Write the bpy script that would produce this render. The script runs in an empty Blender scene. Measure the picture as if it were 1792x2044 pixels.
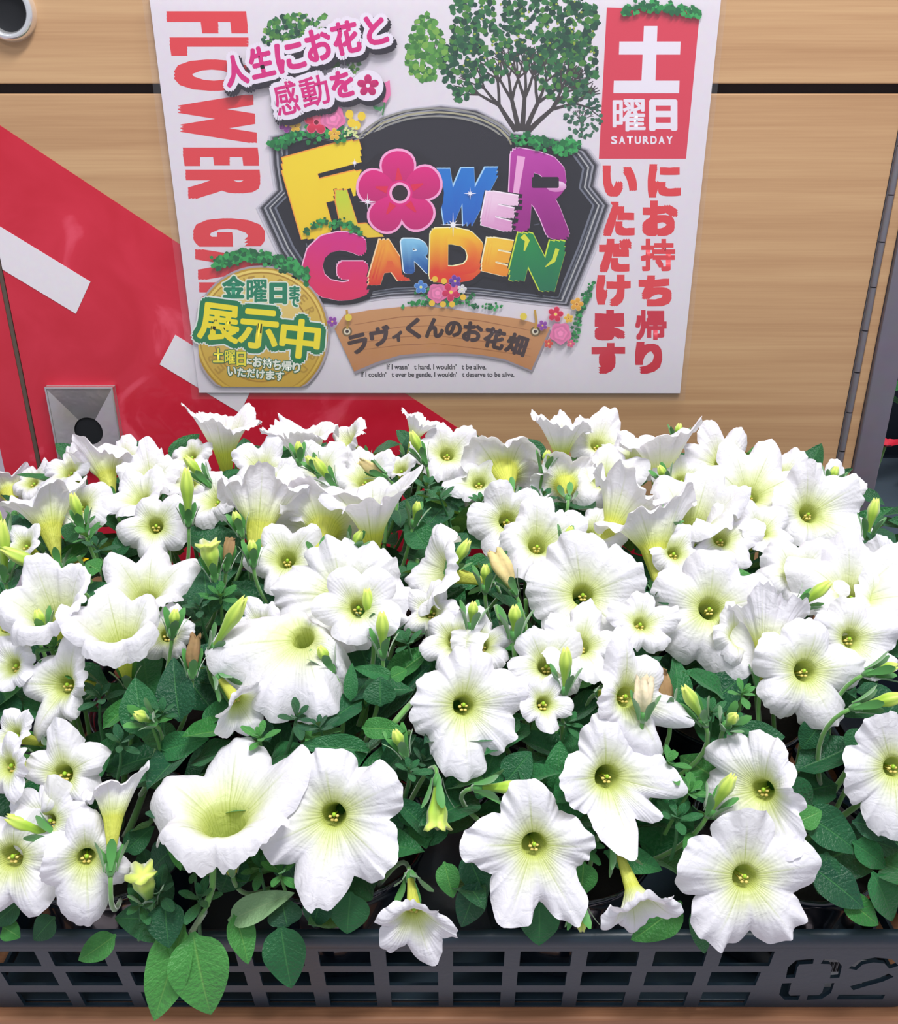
import bpy, bmesh, math, random
import numpy as np
from mathutils import Vector, Matrix, Quaternion

SC = bpy.context.scene
COL = SC.collection
rnd = random.Random(7)
R = math.radians

# ------------------------------------------------------------ camera
W, H = 1792, 2044
F = 1794.0                      # focal length in photo pixels
PITCH = R(24.3)
CAMZ = 0.46
cam_d = bpy.data.cameras.new('camera')
cam = bpy.data.objects.new('camera', cam_d)
COL.objects.link(cam)
cam.location = (0, 0, CAMZ)
cam.rotation_euler = (R(90) - PITCH, 0, 0)
cam_d.sensor_fit = 'VERTICAL'
cam_d.sensor_height = 24
cam_d.lens = 24 * F / H
cam_d.clip_start = 0.01
cam_d.clip_end = 50
cam_d.dof.use_dof = False
SC.camera = cam

# ------------------------------------------------------------ world, lights, exposure
SC.view_settings.view_transform = 'Standard'
SC.view_settings.look = 'None'
SC.view_settings.gamma = 1
SC.view_settings.exposure = 0.0
SC.view_settings.use_curve_mapping = False
world = bpy.data.worlds.new('store_light')
SC.world = world
world.use_nodes = True
bg = world.node_tree.nodes['Background']
bg.inputs[0].default_value = (0.86, 0.90, 1.0, 1)
bg.inputs[1].default_value = 0.54


def area(name, loc, target, sx, sy, power, color):
    d = bpy.data.lights.new(name, 'AREA')
    d.shape = 'RECTANGLE'
    d.size = sx
    d.size_y = sy
    d.energy = power
    d.color = color
    o = bpy.data.objects.new(name, d)
    COL.objects.link(o)
    o.location = loc
    v = Vector(target) - Vector(loc)
    o.rotation_euler = v.to_track_quat('-Z', 'Y').to_euler()
    return o


area('ceiling_lamp', (0.25, 0.15, 1.75), (0.02, 0.5, 0.1), 0.9, 0.16, 33, (1.0, 0.985, 0.97))
area('ceiling_lamp', (-0.5, -0.9, 1.9), (0.0, 0.6, 0.2), 1.2, 0.2, 8, (0.97, 0.97, 1.0))

# ------------------------------------------------------------ pixel rays
c_, s_ = math.cos(PITCH), math.sin(PITCH)
CR = Vector((1, 0, 0))
CU = Vector((0, s_, c_))
CF = Vector((0, c_, -s_))
CAM = Vector((0, 0, CAMZ))


def ray(px, py):
    return CR * ((px - W / 2) / F) + CU * (-(py - H / 2) / F) + CF     # unit depth along the view axis


def at_y(px, py, y):
    d = ray(px, py)
    return CAM + d * (y / d.y)


def at_z(px, py, z):
    d = ray(px, py)
    return CAM + d * ((z - CAMZ) / d.z)


MY = [.26, .29, .315, .335, .37, .41, .46, .55, .62, .70]
MZ = [.02, .055, .09, .125, .16, .18, .195, .212, .222, .21]


def mound(x, y):
    z = float(np.interp(y, MY, MZ))
    ax = abs(x)
    if ax > .27:
        z -= (ax - .27) * .55
    return z


def on_mound(px, py, off=0.0, ymax=.64):
    d = ray(px, py)
    t = .30
    while t < .9:
        p = CAM + d * t
        if p.y >= ymax or p.z <= mound(p.x, p.y) + off:
            return p, t
        t += .0015
    return p, t


# ------------------------------------------------------------ materials
def lin(c):
    return tuple(((v / 255) / 12.92 if v / 255 <= .04045 else ((v / 255 + .055) / 1.055) ** 2.4) for v in c[:3]) + (1,)


def mat(name):
    m = bpy.data.materials.new(name)
    m.use_nodes = True
    nt = m.node_tree
    return m, nt, nt.nodes['Principled BSDF']


def setp(b, **k):
    for n, v in k.items():
        b.inputs[n.replace('_', ' ')].default_value = v


def N(nt, t, **k):
    n = nt.nodes.new(t)
    for a, v in k.items():
        setattr(n, a, v)
    return n


def ramp(nt, stops, fac=None):
    r = N(nt, 'ShaderNodeValToRGB')
    e = r.color_ramp.elements
    while len(e) < len(stops):
        e.new(.5)
    for i, (p, c) in enumerate(stops):
        e[i].position = p
        e[i].color = c
    if fac is not None:
        nt.links.new(fac, r.inputs[0])
    return r


def M2(nt, op, a, b=None):
    n = N(nt, 'ShaderNodeMath', operation=op)
    for i, v in enumerate((a, b)):
        if v is None:
            continue
        if isinstance(v, (int, float)):
            n.inputs[i].default_value = v
        else:
            nt.links.new(v, n.inputs[i])
    return n.outputs[0]


def mix(nt, fac, a, b, mode='MIX'):
    n = N(nt, 'ShaderNodeMix', data_type='RGBA', blend_type=mode)
    for i, v in ((0, fac), (6, a), (7, b)):
        if isinstance(v, (int, float)):
            n.inputs[i].default_value = v
        elif isinstance(v, tuple):
            n.inputs[i].default_value = v
        else:
            nt.links.new(v, n.inputs[i])
    return n.outputs[2]


def simple(name, rgb, rough=.5, metal=0., coat=0., spec=.5, bump=0., bscale=200., sheen=0.):
    m, nt, b = mat(name)
    setp(b, Base_Color=lin(rgb), Roughness=rough, Metallic=metal, Coat_Weight=coat, Specular_IOR_Level=spec, Sheen_Weight=sheen)
    no = N(nt, 'ShaderNodeTexNoise')
    no.inputs['Scale'].default_value = bscale
    tc = N(nt, 'ShaderNodeTexCoord')
    nt.links.new(tc.outputs['Object'], no.inputs['Vector'])
    c = mix(nt, .12, lin(rgb), no.outputs['Color'], 'OVERLAY')
    nt.links.new(c, b.inputs['Base Color'])
    if bump:
        bp = N(nt, 'ShaderNodeBump')
        bp.inputs['Strength'].default_value = bump
        bp.inputs['Distance'].default_value = .001
        nt.links.new(no.outputs[0], bp.inputs['Height'])
        nt.links.new(bp.outputs[0], b.inputs['Normal'])
    return m


def wood(name, stops, scale=(1.6, 40, 40), rough=.45, coat=.0):
    m, nt, b = mat(name)
    tc = N(nt, 'ShaderNodeTexCoord')
    mp = N(nt, 'ShaderNodeMapping')
    mp.inputs['Scale'].default_value = scale
    nt.links.new(tc.outputs['Object'], mp.inputs[0])
    n1 = N(nt, 'ShaderNodeTexNoise')
    n1.inputs['Scale'].default_value = 1.0
    n1.inputs['Detail'].default_value = 4
    n1.inputs['Distortion'].default_value = .8
    n2 = N(nt, 'ShaderNodeTexNoise')
    n2.inputs['Scale'].default_value = 9.0
    n2.inputs['Detail'].default_value = 3
    nt.links.new(mp.outputs[0], n1.inputs['Vector'])
    nt.links.new(mp.outputs[0], n2.inputs['Vector'])
    f = M2(nt, 'ADD', M2(nt, 'MULTIPLY', n1.outputs[0], .65), M2(nt, 'MULTIPLY', n2.outputs[0], .35))
    r = ramp(nt, stops, f)
    nt.links.new(r.outputs[0], b.inputs['Base Color'])
    setp(b, Roughness=rough, Coat_Weight=coat, Specular_IOR_Level=.35)
    return m


M_OAK = wood('light_oak_laminate', [(.32, lin((176, 136, 100))), (.5, lin((188, 149, 111))), (.68, lin((198, 161, 121)))], (1.2, 1, 75))
M_TABLE = wood('orange_pine', [(.3, lin((136, 92, 66))), (.5, lin((164, 114, 82))), (.7, lin((184, 134, 98)))], (2.5, 70, 70), .5)
M_GROOVE = simple('dark_groove', (52, 40, 42), .6)
M_STEEL = simple('brushed_steel', (128, 122, 134), .38, .55, bump=.15, bscale=60)
M_HINGE = simple('hinge_metal', (120, 116, 124), .5, .35)
M_EDGE = simple('brown_metal_strip', (112, 96, 86), .35, .6)
M_CHROME = simple('chrome', (250, 250, 252), .2, .85)
M_LOCK = simple('pressed_steel', (214, 208, 210), .26, .85, bump=.2, bscale=90)
M_HOLE = simple('black_hole', (6, 10, 18), .7)
M_CRATE = simple('blue_black_plastic', (34, 50, 62), .42, bump=.12, bscale=300, spec=.5)
M_POT = simple('glossy_black_film', (12, 20, 32), .16, coat=.6, bump=1, bscale=30)
M_SOIL = simple('dark_soil', (26, 22, 22), .95, bump=1, bscale=250)
M_GREY = simple('grey_slate_plastic', (72, 84, 96), .45)
M_FLOOR = simple('pale_floor', (214, 200, 206), .4)
M_WALL = simple('pale_lavender_wall', (226, 220, 236), .7)
M_DARK = simple('dark_navy_plastic', (12, 22, 34), .45)
M_DECALW = simple('white_film', (226, 219, 226), .3)
M_WLABEL = simple('white_pot_label', (226, 224, 228), .5)
M_INK = simple('black_ink', (20, 20, 24), .6)
M_DRY = simple('dried_petal', (222, 200, 140), .7, bump=.8, bscale=180)
M_TAN = simple('papery_petal', (232, 216, 184), .7, bump=.8, bscale=180)
M_BROWN = simple('brown_dry', (150, 120, 80), .8, bump=.6, bscale=180)
M_YELLOW = simple('yellow_petal', (232, 190, 20), .6)
M_ANTHER = simple('cream_anther', (226, 204, 120), .6)
M_STIGMA = simple('green_stigma', (158, 196, 52), .4)


def red_mat():
    m, nt, b = mat('glossy_red_film')
    tc = N(nt, 'ShaderNodeTexCoord')
    n = N(nt, 'ShaderNodeTexNoise')
    n.inputs['Scale'].default_value = 14
    n.inputs['Detail'].default_value = 5
    n.inputs['Distortion'].default_value = 1.2
    nt.links.new(tc.outputs['Object'], n.inputs['Vector'])
    r = ramp(nt, [(.35, lin((196, 26, 50))), (.62, lin((206, 38, 62))), (.70, lin((222, 70, 92)))], n.outputs[0])
    nt.links.new(r.outputs[0], b.inputs['Base Color'])
    setp(b, Roughness=.28, Coat_Weight=.3)
    bp = N(nt, 'ShaderNodeBump')
    bp.inputs['Strength'].default_value = .25
    bp.inputs['Distance'].default_value = .001
    nt.links.new(n.outputs[0], bp.inputs['Height'])
    nt.links.new(bp.outputs[0], b.inputs['Normal'])
    return m


M_RED = red_mat()


def print_mat():
    m, nt, b = mat('printed_ink')
    a = N(nt, 'ShaderNodeAttribute', attribute_name='ink')
    nt.links.new(a.outputs['Color'], b.inputs['Base Color'])
    setp(b, Roughness=.4, Specular_IOR_Level=.3)
    return m


M_PRINT = print_mat()


def film_mat():
    m, nt, b = mat('clear_laminate')
    nt.nodes.remove(b)
    out = nt.nodes['Material Output']
    tr = N(nt, 'ShaderNodeBsdfTransparent')
    tr.inputs[0].default_value = (.985, .985, .995, 1)
    gl = N(nt, 'ShaderNodeBsdfGlossy')
    gl.inputs['Roughness'].default_value = .09
    fr = N(nt, 'ShaderNodeFresnel')
    fr.inputs[0].default_value = 1.42
    mx = N(nt, 'ShaderNodeMixShader')
    no = N(nt, 'ShaderNodeTexNoise')
    no.inputs['Scale'].default_value = 16
    bp = N(nt, 'ShaderNodeBump')
    bp.inputs['Strength'].default_value = .35
    bp.inputs['Distance'].default_value = .002
    tc = N(nt, 'ShaderNodeTexCoord')
    nt.links.new(tc.outputs['Object'], no.inputs['Vector'])
    nt.links.new(no.outputs[0], bp.inputs['Height'])
    nt.links.new(bp.outputs[0], gl.inputs['Normal'])
    nt.links.new(fr.outputs[0], mx.inputs[0])
    nt.links.new(tr.outputs[0], mx.inputs[1])
    nt.links.new(gl.outputs[0], mx.inputs[2])
    df = N(nt, 'ShaderNodeBsdfDiffuse')
    df.inputs[0].default_value = (.85, .84, .9, 1)
    m3 = N(nt, 'ShaderNodeMixShader')
    m3.inputs[0].default_value = .035
    nt.links.new(mx.outputs[0], m3.inputs[1])
    nt.links.new(df.outputs[0], m3.inputs[2])
    nt.links.new(m3.outputs[0], out.inputs[0])
    return m


M_FILM = film_mat()


def petal_mat():
    m, nt, b = mat('white_petal')
    nt.nodes.remove(b)
    out = nt.nodes['Material Output']
    at = N(nt, 'ShaderNodeAttribute', attribute_name='pet')      # x: 0 at a lobe's midrib .. 1 at the notch, y: 0 tube base .. 1 rim
    sp = N(nt, 'ShaderNodeSeparateXYZ')
    nt.links.new(at.outputs['Vector'], sp.inputs[0])
    ax, t, sd = sp.outputs[0], sp.outputs[1], sp.outputs[2]
    geo = N(nt, 'ShaderNodeNewGeometry')
    front = ramp(nt, [(0, lin((226, 226, 110))), (.27, lin((222, 228, 100))), (.34, lin((222, 232, 150))), (.46, lin((238, 242, 214))), (.62, lin((242, 240, 248)))], t)
    back = ramp(nt, [(0, lin((184, 206, 98))), (.24, lin((208, 220, 122))), (.36, lin((224, 232, 172))), (.52, lin((236, 238, 226))), (.7, lin((241, 239, 247)))], t)
    base = mix(nt, geo.outputs['Backfacing'], front.outputs[0], back.outputs[0])

    def vein(x0, w, t1, amt):
        d = M2(nt, 'ABSOLUTE', M2(nt, 'SUBTRACT', ax, x0))
        mr = N(nt, 'ShaderNodeMapRange', interpolation_type='SMOOTHSTEP')
        mr.inputs['From Min'].default_value = 0
        mr.inputs['From Max'].default_value = w
        mr.inputs['To Min'].default_value = amt
        mr.inputs['To Max'].default_value = 0
        nt.links.new(d, mr.inputs['Value'])
        fd = N(nt, 'ShaderNodeMapRange', interpolation_type='SMOOTHSTEP')
        fd.inputs['From Min'].default_value = .22
        fd.inputs['From Max'].default_value = t1
        fd.inputs['To Min'].default_value = 1
        fd.inputs['To Max'].default_value = 0
        nt.links.new(t, fd.inputs['Value'])
        return M2(nt, 'MULTIPLY', mr.outputs[0], fd.outputs[0])
    v = M2(nt, 'MAXIMUM', vein(0, .07, .92, .75), M2(nt, 'MAXIMUM', vein(.3, .06, .56, .5), vein(.62, .07, .48, .45)))
    col = mix(nt, v, base, lin((168, 186, 70)))
    tc = N(nt, 'ShaderNodeTexCoord')
    n1 = N(nt, 'ShaderNodeTexNoise')
    n1.inputs['Scale'].default_value = 170
    n1.inputs['Detail'].default_value = 3
    n1.inputs['Distortion'].default_value = .6
    nt.links.new(tc.outputs['Object'], n1.inputs['Vector'])
    wv = M2(nt, 'SINE', M2(nt, 'MULTIPLY', ax, 34.0))
    hgt = M2(nt, 'ADD', n1.outputs[0], M2(nt, 'MULTIPLY', wv, .045))
    bp = N(nt, 'ShaderNodeBump')
    bp.inputs['Strength'].default_value = .6
    bp.inputs['Distance'].default_value = .0016
    nt.links.new(hgt, bp.inputs['Height'])
    df = N(nt, 'ShaderNodeBsdfDiffuse')
    tl = N(nt, 'ShaderNodeBsdfTranslucent')
    gl = N(nt, 'ShaderNodeBsdfGlossy')
    gl.inputs['Roughness'].default_value = .45
    for s in (df, tl, gl):
        nt.links.new(bp.outputs[0], s.inputs['Normal'])
    nt.links.new(col, df.inputs[0])
    nt.links.new(col, tl.inputs[0])
    m1 = N(nt, 'ShaderNodeMixShader')
    m1.inputs[0].default_value = .30
    nt.links.new(df.outputs[0], m1.inputs[1])
    nt.links.new(tl.outputs[0], m1.inputs[2])
    m2 = N(nt, 'ShaderNodeMixShader')
    m2.inputs[0].default_value = .035
    nt.links.new(m1.outputs[0], m2.inputs[1])
    nt.links.new(gl.outputs[0], m2.inputs[2])
    nt.links.new(m2.outputs[0], out.inputs[0])
    return m


M_PETAL = petal_mat()


def leaf_mat(name, c0, c1, cv, rough=.42):
    m, nt, b = mat(name)
    out = nt.nodes['Material Output']
    at = N(nt, 'ShaderNodeAttribute', attribute_name='pet')      # x: -1..1 across, y: along
    sp = N(nt, 'ShaderNodeSeparateXYZ')
    nt.links.new(at.outputs['Vector'], sp.inputs[0])
    x = M2(nt, 'ABSOLUTE', sp.outputs[0])
    oi = N(nt, 'ShaderNodeObjectInfo')
    tc = N(nt, 'ShaderNodeTexCoord')
    n1 = N(nt, 'ShaderNodeTexNoise')
    n1.inputs['Scale'].default_value = 3
    nt.links.new(tc.outputs['Object'], n1.inputs['Vector'])
    f = M2(nt, 'ADD', M2(nt, 'MULTIPLY', oi.outputs['Random'], .75), M2(nt, 'MULTIPLY', n1.outputs[0], .3))
    r = ramp(nt, [(.1, lin(c0)), (.9, lin(c1))], f)
    mid = N(nt, 'ShaderNodeMapRange', interpolation_type='SMOOTHSTEP')
    mid.inputs['From Max'].default_value = .07
    mid.inputs['To Min'].default_value = .55
    mid.inputs['To Max'].default_value = 0
    nt.links.new(x, mid.inputs['Value'])
    side = M2(nt, 'SINE', M2(nt, 'MULTIPLY', M2(nt, 'SUBTRACT', sp.outputs[1], M2(nt, 'MULTIPLY', x, .22)), 46.))
    sv = N(nt, 'ShaderNodeMapRange', interpolation_type='SMOOTHSTEP')
    sv.inputs['From Min'].default_value = .9
    sv.inputs['From Max'].default_value = 1.0
    sv.inputs['To Max'].default_value = .10
    nt.links.new(side, sv.inputs['Value'])
    vv = M2(nt, 'MAXIMUM', mid.outputs[0], sv.outputs[0])
    col = mix(nt, vv, r.outputs[0], lin(cv))
    nt.links.new(col, b.inputs['Base Color'])
    setp(b, Roughness=rough, Specular_IOR_Level=.32, Sheen_Weight=.25, Sheen_Roughness=.5)
    b.inputs['Sheen Tint'].default_value = (.75, .95, .8, 1)
    n2 = N(nt, 'ShaderNodeTexNoise')
    n2.inputs['Scale'].default_value = 22
    nt.links.new(tc.outputs['Object'], n2.inputs['Vector'])
    bp = N(nt, 'ShaderNodeBump')
    bp.inputs['Strength'].default_value = .35
    bp.inputs['Distance'].default_value = .005
    nt.links.new(M2(nt, 'SUBTRACT', n2.outputs[0], vv), bp.inputs['Height'])
    nt.links.new(bp.outputs[0], b.inputs['Normal'])
    tl = N(nt, 'ShaderNodeBsdfTranslucent')
    nt.links.new(mix(nt, .5, col, lin((150, 190, 50))), tl.inputs[0])
    mx = N(nt, 'ShaderNodeMixShader')
    mx.inputs[0].default_value = .2
    nt.links.new(b.outputs[0], mx.inputs[1])
    nt.links.new(tl.outputs[0], mx.inputs[2])
    nt.links.new(mx.outputs[0], out.inputs[0])
    return m


M_LEAF = leaf_mat('petunia_leaf', (10, 70, 48), (38, 112, 60), (76, 142, 80))
M_LEAFL = leaf_mat('young_leaf', (34, 112, 46), (74, 146, 70), (124, 178, 92))
M_PALE = leaf_mat('pale_leaf_underside', (124, 160, 116), (136, 170, 124), (160, 186, 140), .6)
M_STEM = simple('green_stem', (92, 148, 66), .6, sheen=.6)
M_CALYX = simple('green_calyx', (66, 136, 58), .55, sheen=.6)


def bud_mat():
    m, nt, b = mat('lime_bud')
    at = N(nt, 'ShaderNodeAttribute', attribute_name='pet')
    sp = N(nt, 'ShaderNodeSeparateXYZ')
    nt.links.new(at.outputs['Vector'], sp.inputs[0])
    r = ramp(nt, [(0, lin((134, 176, 62))), (.55, lin((166, 204, 60))), (1, lin((214, 228, 110)))], sp.outputs[1])
    st = M2(nt, 'MULTIPLY', M2(nt, 'POWER', M2(nt, 'ABSOLUTE', sp.outputs[0]), 3.), .5)
    col = mix(nt, st, r.outputs[0], lin((120, 164, 40)))
    nt.links.new(col, b.inputs['Base Color'])
    setp(b, Roughness=.5, Sheen_Weight=.4, Subsurface_Weight=0)
    return m


M_BUD = bud_mat()


# ------------------------------------------------------------ mesh helpers
def mesh_np(name, verts, quads, m, attr=None, attr_name='pet', smooth=True, color=None, tris=None):
    """verts (n,3); quads (k,4) and/or tris (j,3)"""
    me = bpy.data.meshes.new(name)
    verts = np.asarray(verts, dtype=np.float32)
    loops, starts, totals, pos = [], [], [], 0
    for arr, k in ((quads, 4), (tris, 3)):
        if arr is None or len(arr) == 0:
            continue
        a = np.asarray(arr, dtype=np.int32).reshape(-1, k)
        loops.append(a.ravel())
        starts.append(np.arange(len(a)) * k + pos)
        totals.append(np.full(len(a), k))
        pos += a.size
    loops = np.concatenate(loops)
    starts = np.concatenate(starts)
    me.vertices.add(len(verts))
    me.vertices.foreach_set('co', verts.ravel())
    me.loops.add(len(loops))
    me.loops.foreach_set('vertex_index', loops)
    me.polygons.add(len(starts))
    me.polygons.foreach_set('loop_start', starts.astype(np.int32))
    if smooth:
        me.polygons.foreach_set('use_smooth', np.ones(len(starts), dtype=bool))
    me.update(calc_edges=True)
    me.validate()
    if attr is not None:
        a = me.attributes.new(attr_name, 'FLOAT_VECTOR', 'POINT')
        a.data.foreach_set('vector', np.asarray(attr, dtype=np.float32).ravel())
    if color is not None:
        a = me.attributes.new('ink', 'FLOAT_COLOR', 'POINT')
        a.data.foreach_set('color', np.asarray(color, dtype=np.float32).ravel())
    if m:
        me.materials.append(m)
    return me


def link(name, me, parent=None, loc=None, mw=None):
    o = bpy.data.objects.new(name, me)
    COL.objects.link(o)
    if parent is not None:
        o.parent = parent
    if mw is not None:
        o.matrix_local = mw
    elif loc is not None:
        o.location = loc
    return o


def empty(name, loc, label, cat, group=None):
    o = bpy.data.objects.new(name, None)
    o.empty_display_size = .02
    COL.objects.link(o)
    o.location = loc
    o['label'] = label
    o['category'] = cat
    if group:
        o['group'] = group
    return o


def tag(o, label, cat, group=None):
    o['label'] = label
    o['category'] = cat
    if group:
        o['group'] = group
    return o


def box(x0, x1, y0, y1, z0, z1, m, name='box', bevel=0.0):
    bm = bmesh.new()
    bmesh.ops.create_cube(bm, size=1)
    for v in bm.verts:
        v.co = Vector(((x0 + x1) / 2 + v.co.x * (x1 - x0), (y0 + y1) / 2 + v.co.y * (y1 - y0), (z0 + z1) / 2 + v.co.z * (z1 - z0)))
    if bevel:
        bmesh.ops.bevel(bm, geom=bm.edges[:], offset=bevel, segments=2, affect='EDGES', profile=.5)
    me = bpy.data.meshes.new(name)
    bm.to_mesh(me)
    bm.free()
    me.materials.append(m)
    return me


def join_np(parts):
    """parts: list of (verts, faces list of tuples) -> merged"""
    V, Fc, n = [], [], 0
    for v, f in parts:
        V.append(np.asarray(v, dtype=float))
        Fc += [tuple(i + n for i in q) for q in f]
        n += len(v)
    return np.concatenate(V), Fc


def pymesh(name, V, Fc, m, smooth=True, attr=None):
    me = bpy.data.meshes.new(name)
    me.from_pydata([tuple(v) for v in V], [], Fc)
    if smooth:
        me.polygons.foreach_set('use_smooth', np.ones(len(me.polygons), dtype=bool))
    if attr is not None:
        a = me.attributes.new('pet', 'FLOAT_VECTOR', 'POINT')
        a.data.foreach_set('vector', np.asarray(attr, dtype=np.float32).ravel())
    me.update()
    if m:
        me.materials.append(m)
    return me


def tube_vf(pts, rad, ns=7, cap=True):
    pts = [Vector(p) for p in pts]
    n = len(pts)
    V, Fc = [], []
    up = Vector((0.3, .2, 1)).normalized()
    for i, p in enumerate(pts):
        d = (pts[min(i + 1, n - 1)] - pts[max(i - 1, 0)]).normalized()
        a = d.cross(up)
        if a.length < .05:
            a = d.cross(Vector((1, 0, 0)))
        a.normalize()
        b = d.cross(a)
        r = rad[i] if hasattr(rad, '__len__') else rad
        for k in range(ns):
            t = 2 * math.pi * k / ns
            V.append(p + (a * math.cos(t) + b * math.sin(t)) * r)
    for i in range(n - 1):
        for k in range(ns):
            k2 = (k + 1) % ns
            Fc.append((i * ns + k, i * ns + k2, (i + 1) * ns + k2, (i + 1) * ns + k))
    if cap:
        Fc.append(tuple(range(ns - 1, -1, -1)))
        Fc.append(tuple((n - 1) * ns + k for k in range(ns)))
    return V, Fc


def bez(p0, p1, p2, n=8):
    return [p0 * (1 - t) ** 2 + p1 * 2 * t * (1 - t) + p2 * t * t for t in (i / (n - 1) for i in range(n))]


# ------------------------------------------------------------ setting
lx = at_y(8, 910, .756).x - .002          # cabinet's left end
rx = at_y(1783, 780, .756).x              # outer side of its steel post
fl = link('floor', box(-4, 4, -2, 5, -.72, -.70, M_FLOOR, 'floor'))
fl['kind'] = 'structure'
wb = link('wall_back', box(-5, 5, 3.4, 3.5, -.7, 2.6, M_WALL, 'wall_back'))
wb['kind'] = 'structure'

# ------------------------------------------------------------ table
tb = empty('display_shelf', (0, .5, 0), 'orange-brown pine shelf board running under the black plant crate', 'shelf')
tf = at_z(500, 2034, 0).y
link('shelf_board', box(-.62, .62, tf - .5, .80 - .5, -.008, 0, M_TABLE, 'shelf_board', .0015), tb)
for sx in (-.58, .55):
    link('leg', box(sx, sx + .03, tf + .03 - .5, tf + .06 - .5, -.70, -.008, M_STEEL, 'leg', .001), tb)
    link('leg', box(sx, sx + .03, .24, .27, -.70, -.008, M_STEEL, 'leg', .001), tb)

# ------------------------------------------------------------ cabinet
YC = .756
cab = empty('cabinet', (0, YC, 0), 'light oak cabinet front with red diagonal sticker and steel side post behind flowers', 'cabinet')
zt = 1.05


def CB(x0, x1, y0, y1, z0, z1, m, name, bevel=.0006):
    return link(name, box(x0, x1, y0 - 0, y1 - 0, z0, z1, m, name, bevel), cab, loc=(0, 0 - 0, 0))


def cabbox(name, x0, x1, d0, d1, z0, z1, m, bevel=.0006, parent=None):
    """d0..d1: depth behind (+) or in front (-) of the cabinet's face"""
    return link(name, box(x0, x1, d0, d1, z0, z1, m, name, bevel), parent or cab)


g0 = at_y(900, 187, YC).z
g1 = at_y(900, 167, YC).z
sl = at_y(4, 545, YC).x                                  # left seam
hx = at_y(1760, 487, YC).x                                # hinge line
px0 = at_y(1743, 780, YC).x                               # steel post's inner side
hx = at_y(1702, 780, YC).x
px0 = at_y(1729, 780, YC).x
seam = at_y(49, 780, YC).x
cabbox('upper_panel', lx, px0, 0, .02, g1, zt, M_OAK)
cabbox('back_board', lx, rx, .012, .03, .0, zt, M_GROOVE, 0)
cabbox('left_panel', lx, seam - .0022, 0, .011, 0, g0, M_OAK)
cabbox('right_panel', hx + .0035, px0, 0, .011, 0, g0, M_OAK)

# grommet hole position and lock plate are cut optically by dark cups in front of the board
door = cabbox('door_panel', seam + .0022, hx - .0035, 0, .011, 0, g0, M_OAK)
cabbox('edge_strip', seam - .0017, seam + .0017, -.001, .004, 0, g0, M_EDGE, .0004)
post = cabbox('steel_post', px0 + .0004, rx, -.004, .035, 0, zt, M_STEEL, .0012)
# piano hinge: knuckle after knuckle
hinge = link('hinge', box(hx - .0030, hx + .0030, .0, .003, 0, g0, M_HINGE, 'hinge', 0), cab)
kn = at_y(1702, 742, YC).z - at_y(1702, 822, YC).z
kme = None
z = at_y(1702, 742, YC).z
while z > kn:
    z -= kn
while z < g0:
    if kme is None:
        V, Fc = tube_vf([(0, 0, 0.0005), (0, 0, kn - .0005)], .0026, 16, False)
        kme = pymesh('knuckle', V, Fc, M_HINGE)
    if z + kn < g0 + .001:
        link('knuckle', kme, hinge, loc=(hx, -.0008, z))
    z += kn


def ring_me(name, R0, R1, d0, d1, m, seg=48):
    """rounded ring standing out of the board, axis along y"""
    prof = []
    for i in range(9):
        a = math.pi * i / 8
        prof.append(((R0 + R1) / 2 - math.cos(a) * (R1 - R0) / 2, d0 - math.sin(a) * (d0 - d1)))
    prof.insert(0, (R0, d0 + .01))
    V, Fc = [], []
    n = len(prof)
    for k in range(seg):
        t = 2 * math.pi * k / seg
        for r, d in prof:
            V.append((r * math.cos(t), d, r * math.sin(t)))
    for k in range(seg):
        k2 = (k + 1) % seg
        for i in range(n - 1):
            Fc.append((k * n + i, k2 * n + i, k2 * n + i + 1, k * n + i + 1))
    return pymesh(name, V, Fc, m)


def disc_me(name, r, m, seg=40, d=0.0):
    V = [(r * math.cos(2 * math.pi * k / seg), d, r * math.sin(2 * math.pi * k / seg)) for k in range(seg)]
    V += [(v[0], d + .004, v[2]) for v in V]
    Fc = [tuple(range(seg))] + [(k, k + seg, (k + 1) % seg + seg, (k + 1) % seg) for k in range(seg)]
    return pymesh(name, V, Fc, m, False)


gp = at_y(17, 22, YC)
r0 = (at_y(54, 22, YC) - gp).length
r1 = (at_y(73, 22, YC) - gp).length
gr = link('grommet', ring_me('grommet', r0, r1, 0, -.007, M_CHROME), cab, loc=(gp.x, 0, gp.z))
gr['label'] = 'chrome ring round a cable hole'
link('hole', disc_me('hole', r0 + .0005, M_HOLE, d=-.0008), gr)

# lock plate: pressed steel dish, four slopes to a round hole
A = at_y(97, 771, YC)
B = at_y(228, 771, YC)
zl = A.z - (B.x - A.x) * 1.22
x0, x1, z0, z1 = A.x, B.x, zl, A.z
lc = at_y(181, 858, YC)
rh = .0125
lock = link('lock_plate', box(x0 - .0012, x1 + .0012, -.0016, 0, z0 - .0012, z1 + .0012, M_LOCK, 'lock_plate', .0003), cab)
V, Fc = [], []
hc = Vector(((x0 + x1) / 2 + .001, lc.z))
cor = [math.atan2(b_ - hc[1], a_ - hc.x) % (2 * math.pi) for a_ in (x0, x1) for b_ in (z0, z1)]
angs = sorted(cor + [2 * math.pi * (k + .5) / 36 for k in range(36)])
seg = len(angs)
for t in angs:
    dx, dz = math.cos(t), math.sin(t)
    s = min(((x1 if dx > 0 else x0) - hc.x) / dx if abs(dx) > 1e-6 else 9, ((z1 if dz > 0 else z0) - hc[1]) / dz if abs(dz) > 1e-6 else 9)
    V.append((hc.x + dx * s, -.0062, hc[1] + dz * s, s))
for k, t in enumerate(angs):
    V.append((hc.x + math.cos(t) * rh, -.0062 + .0046 * (1 - rh / V[k][3]), hc[1] + math.sin(t) * rh))
V = [v[:3] for v in V]
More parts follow.
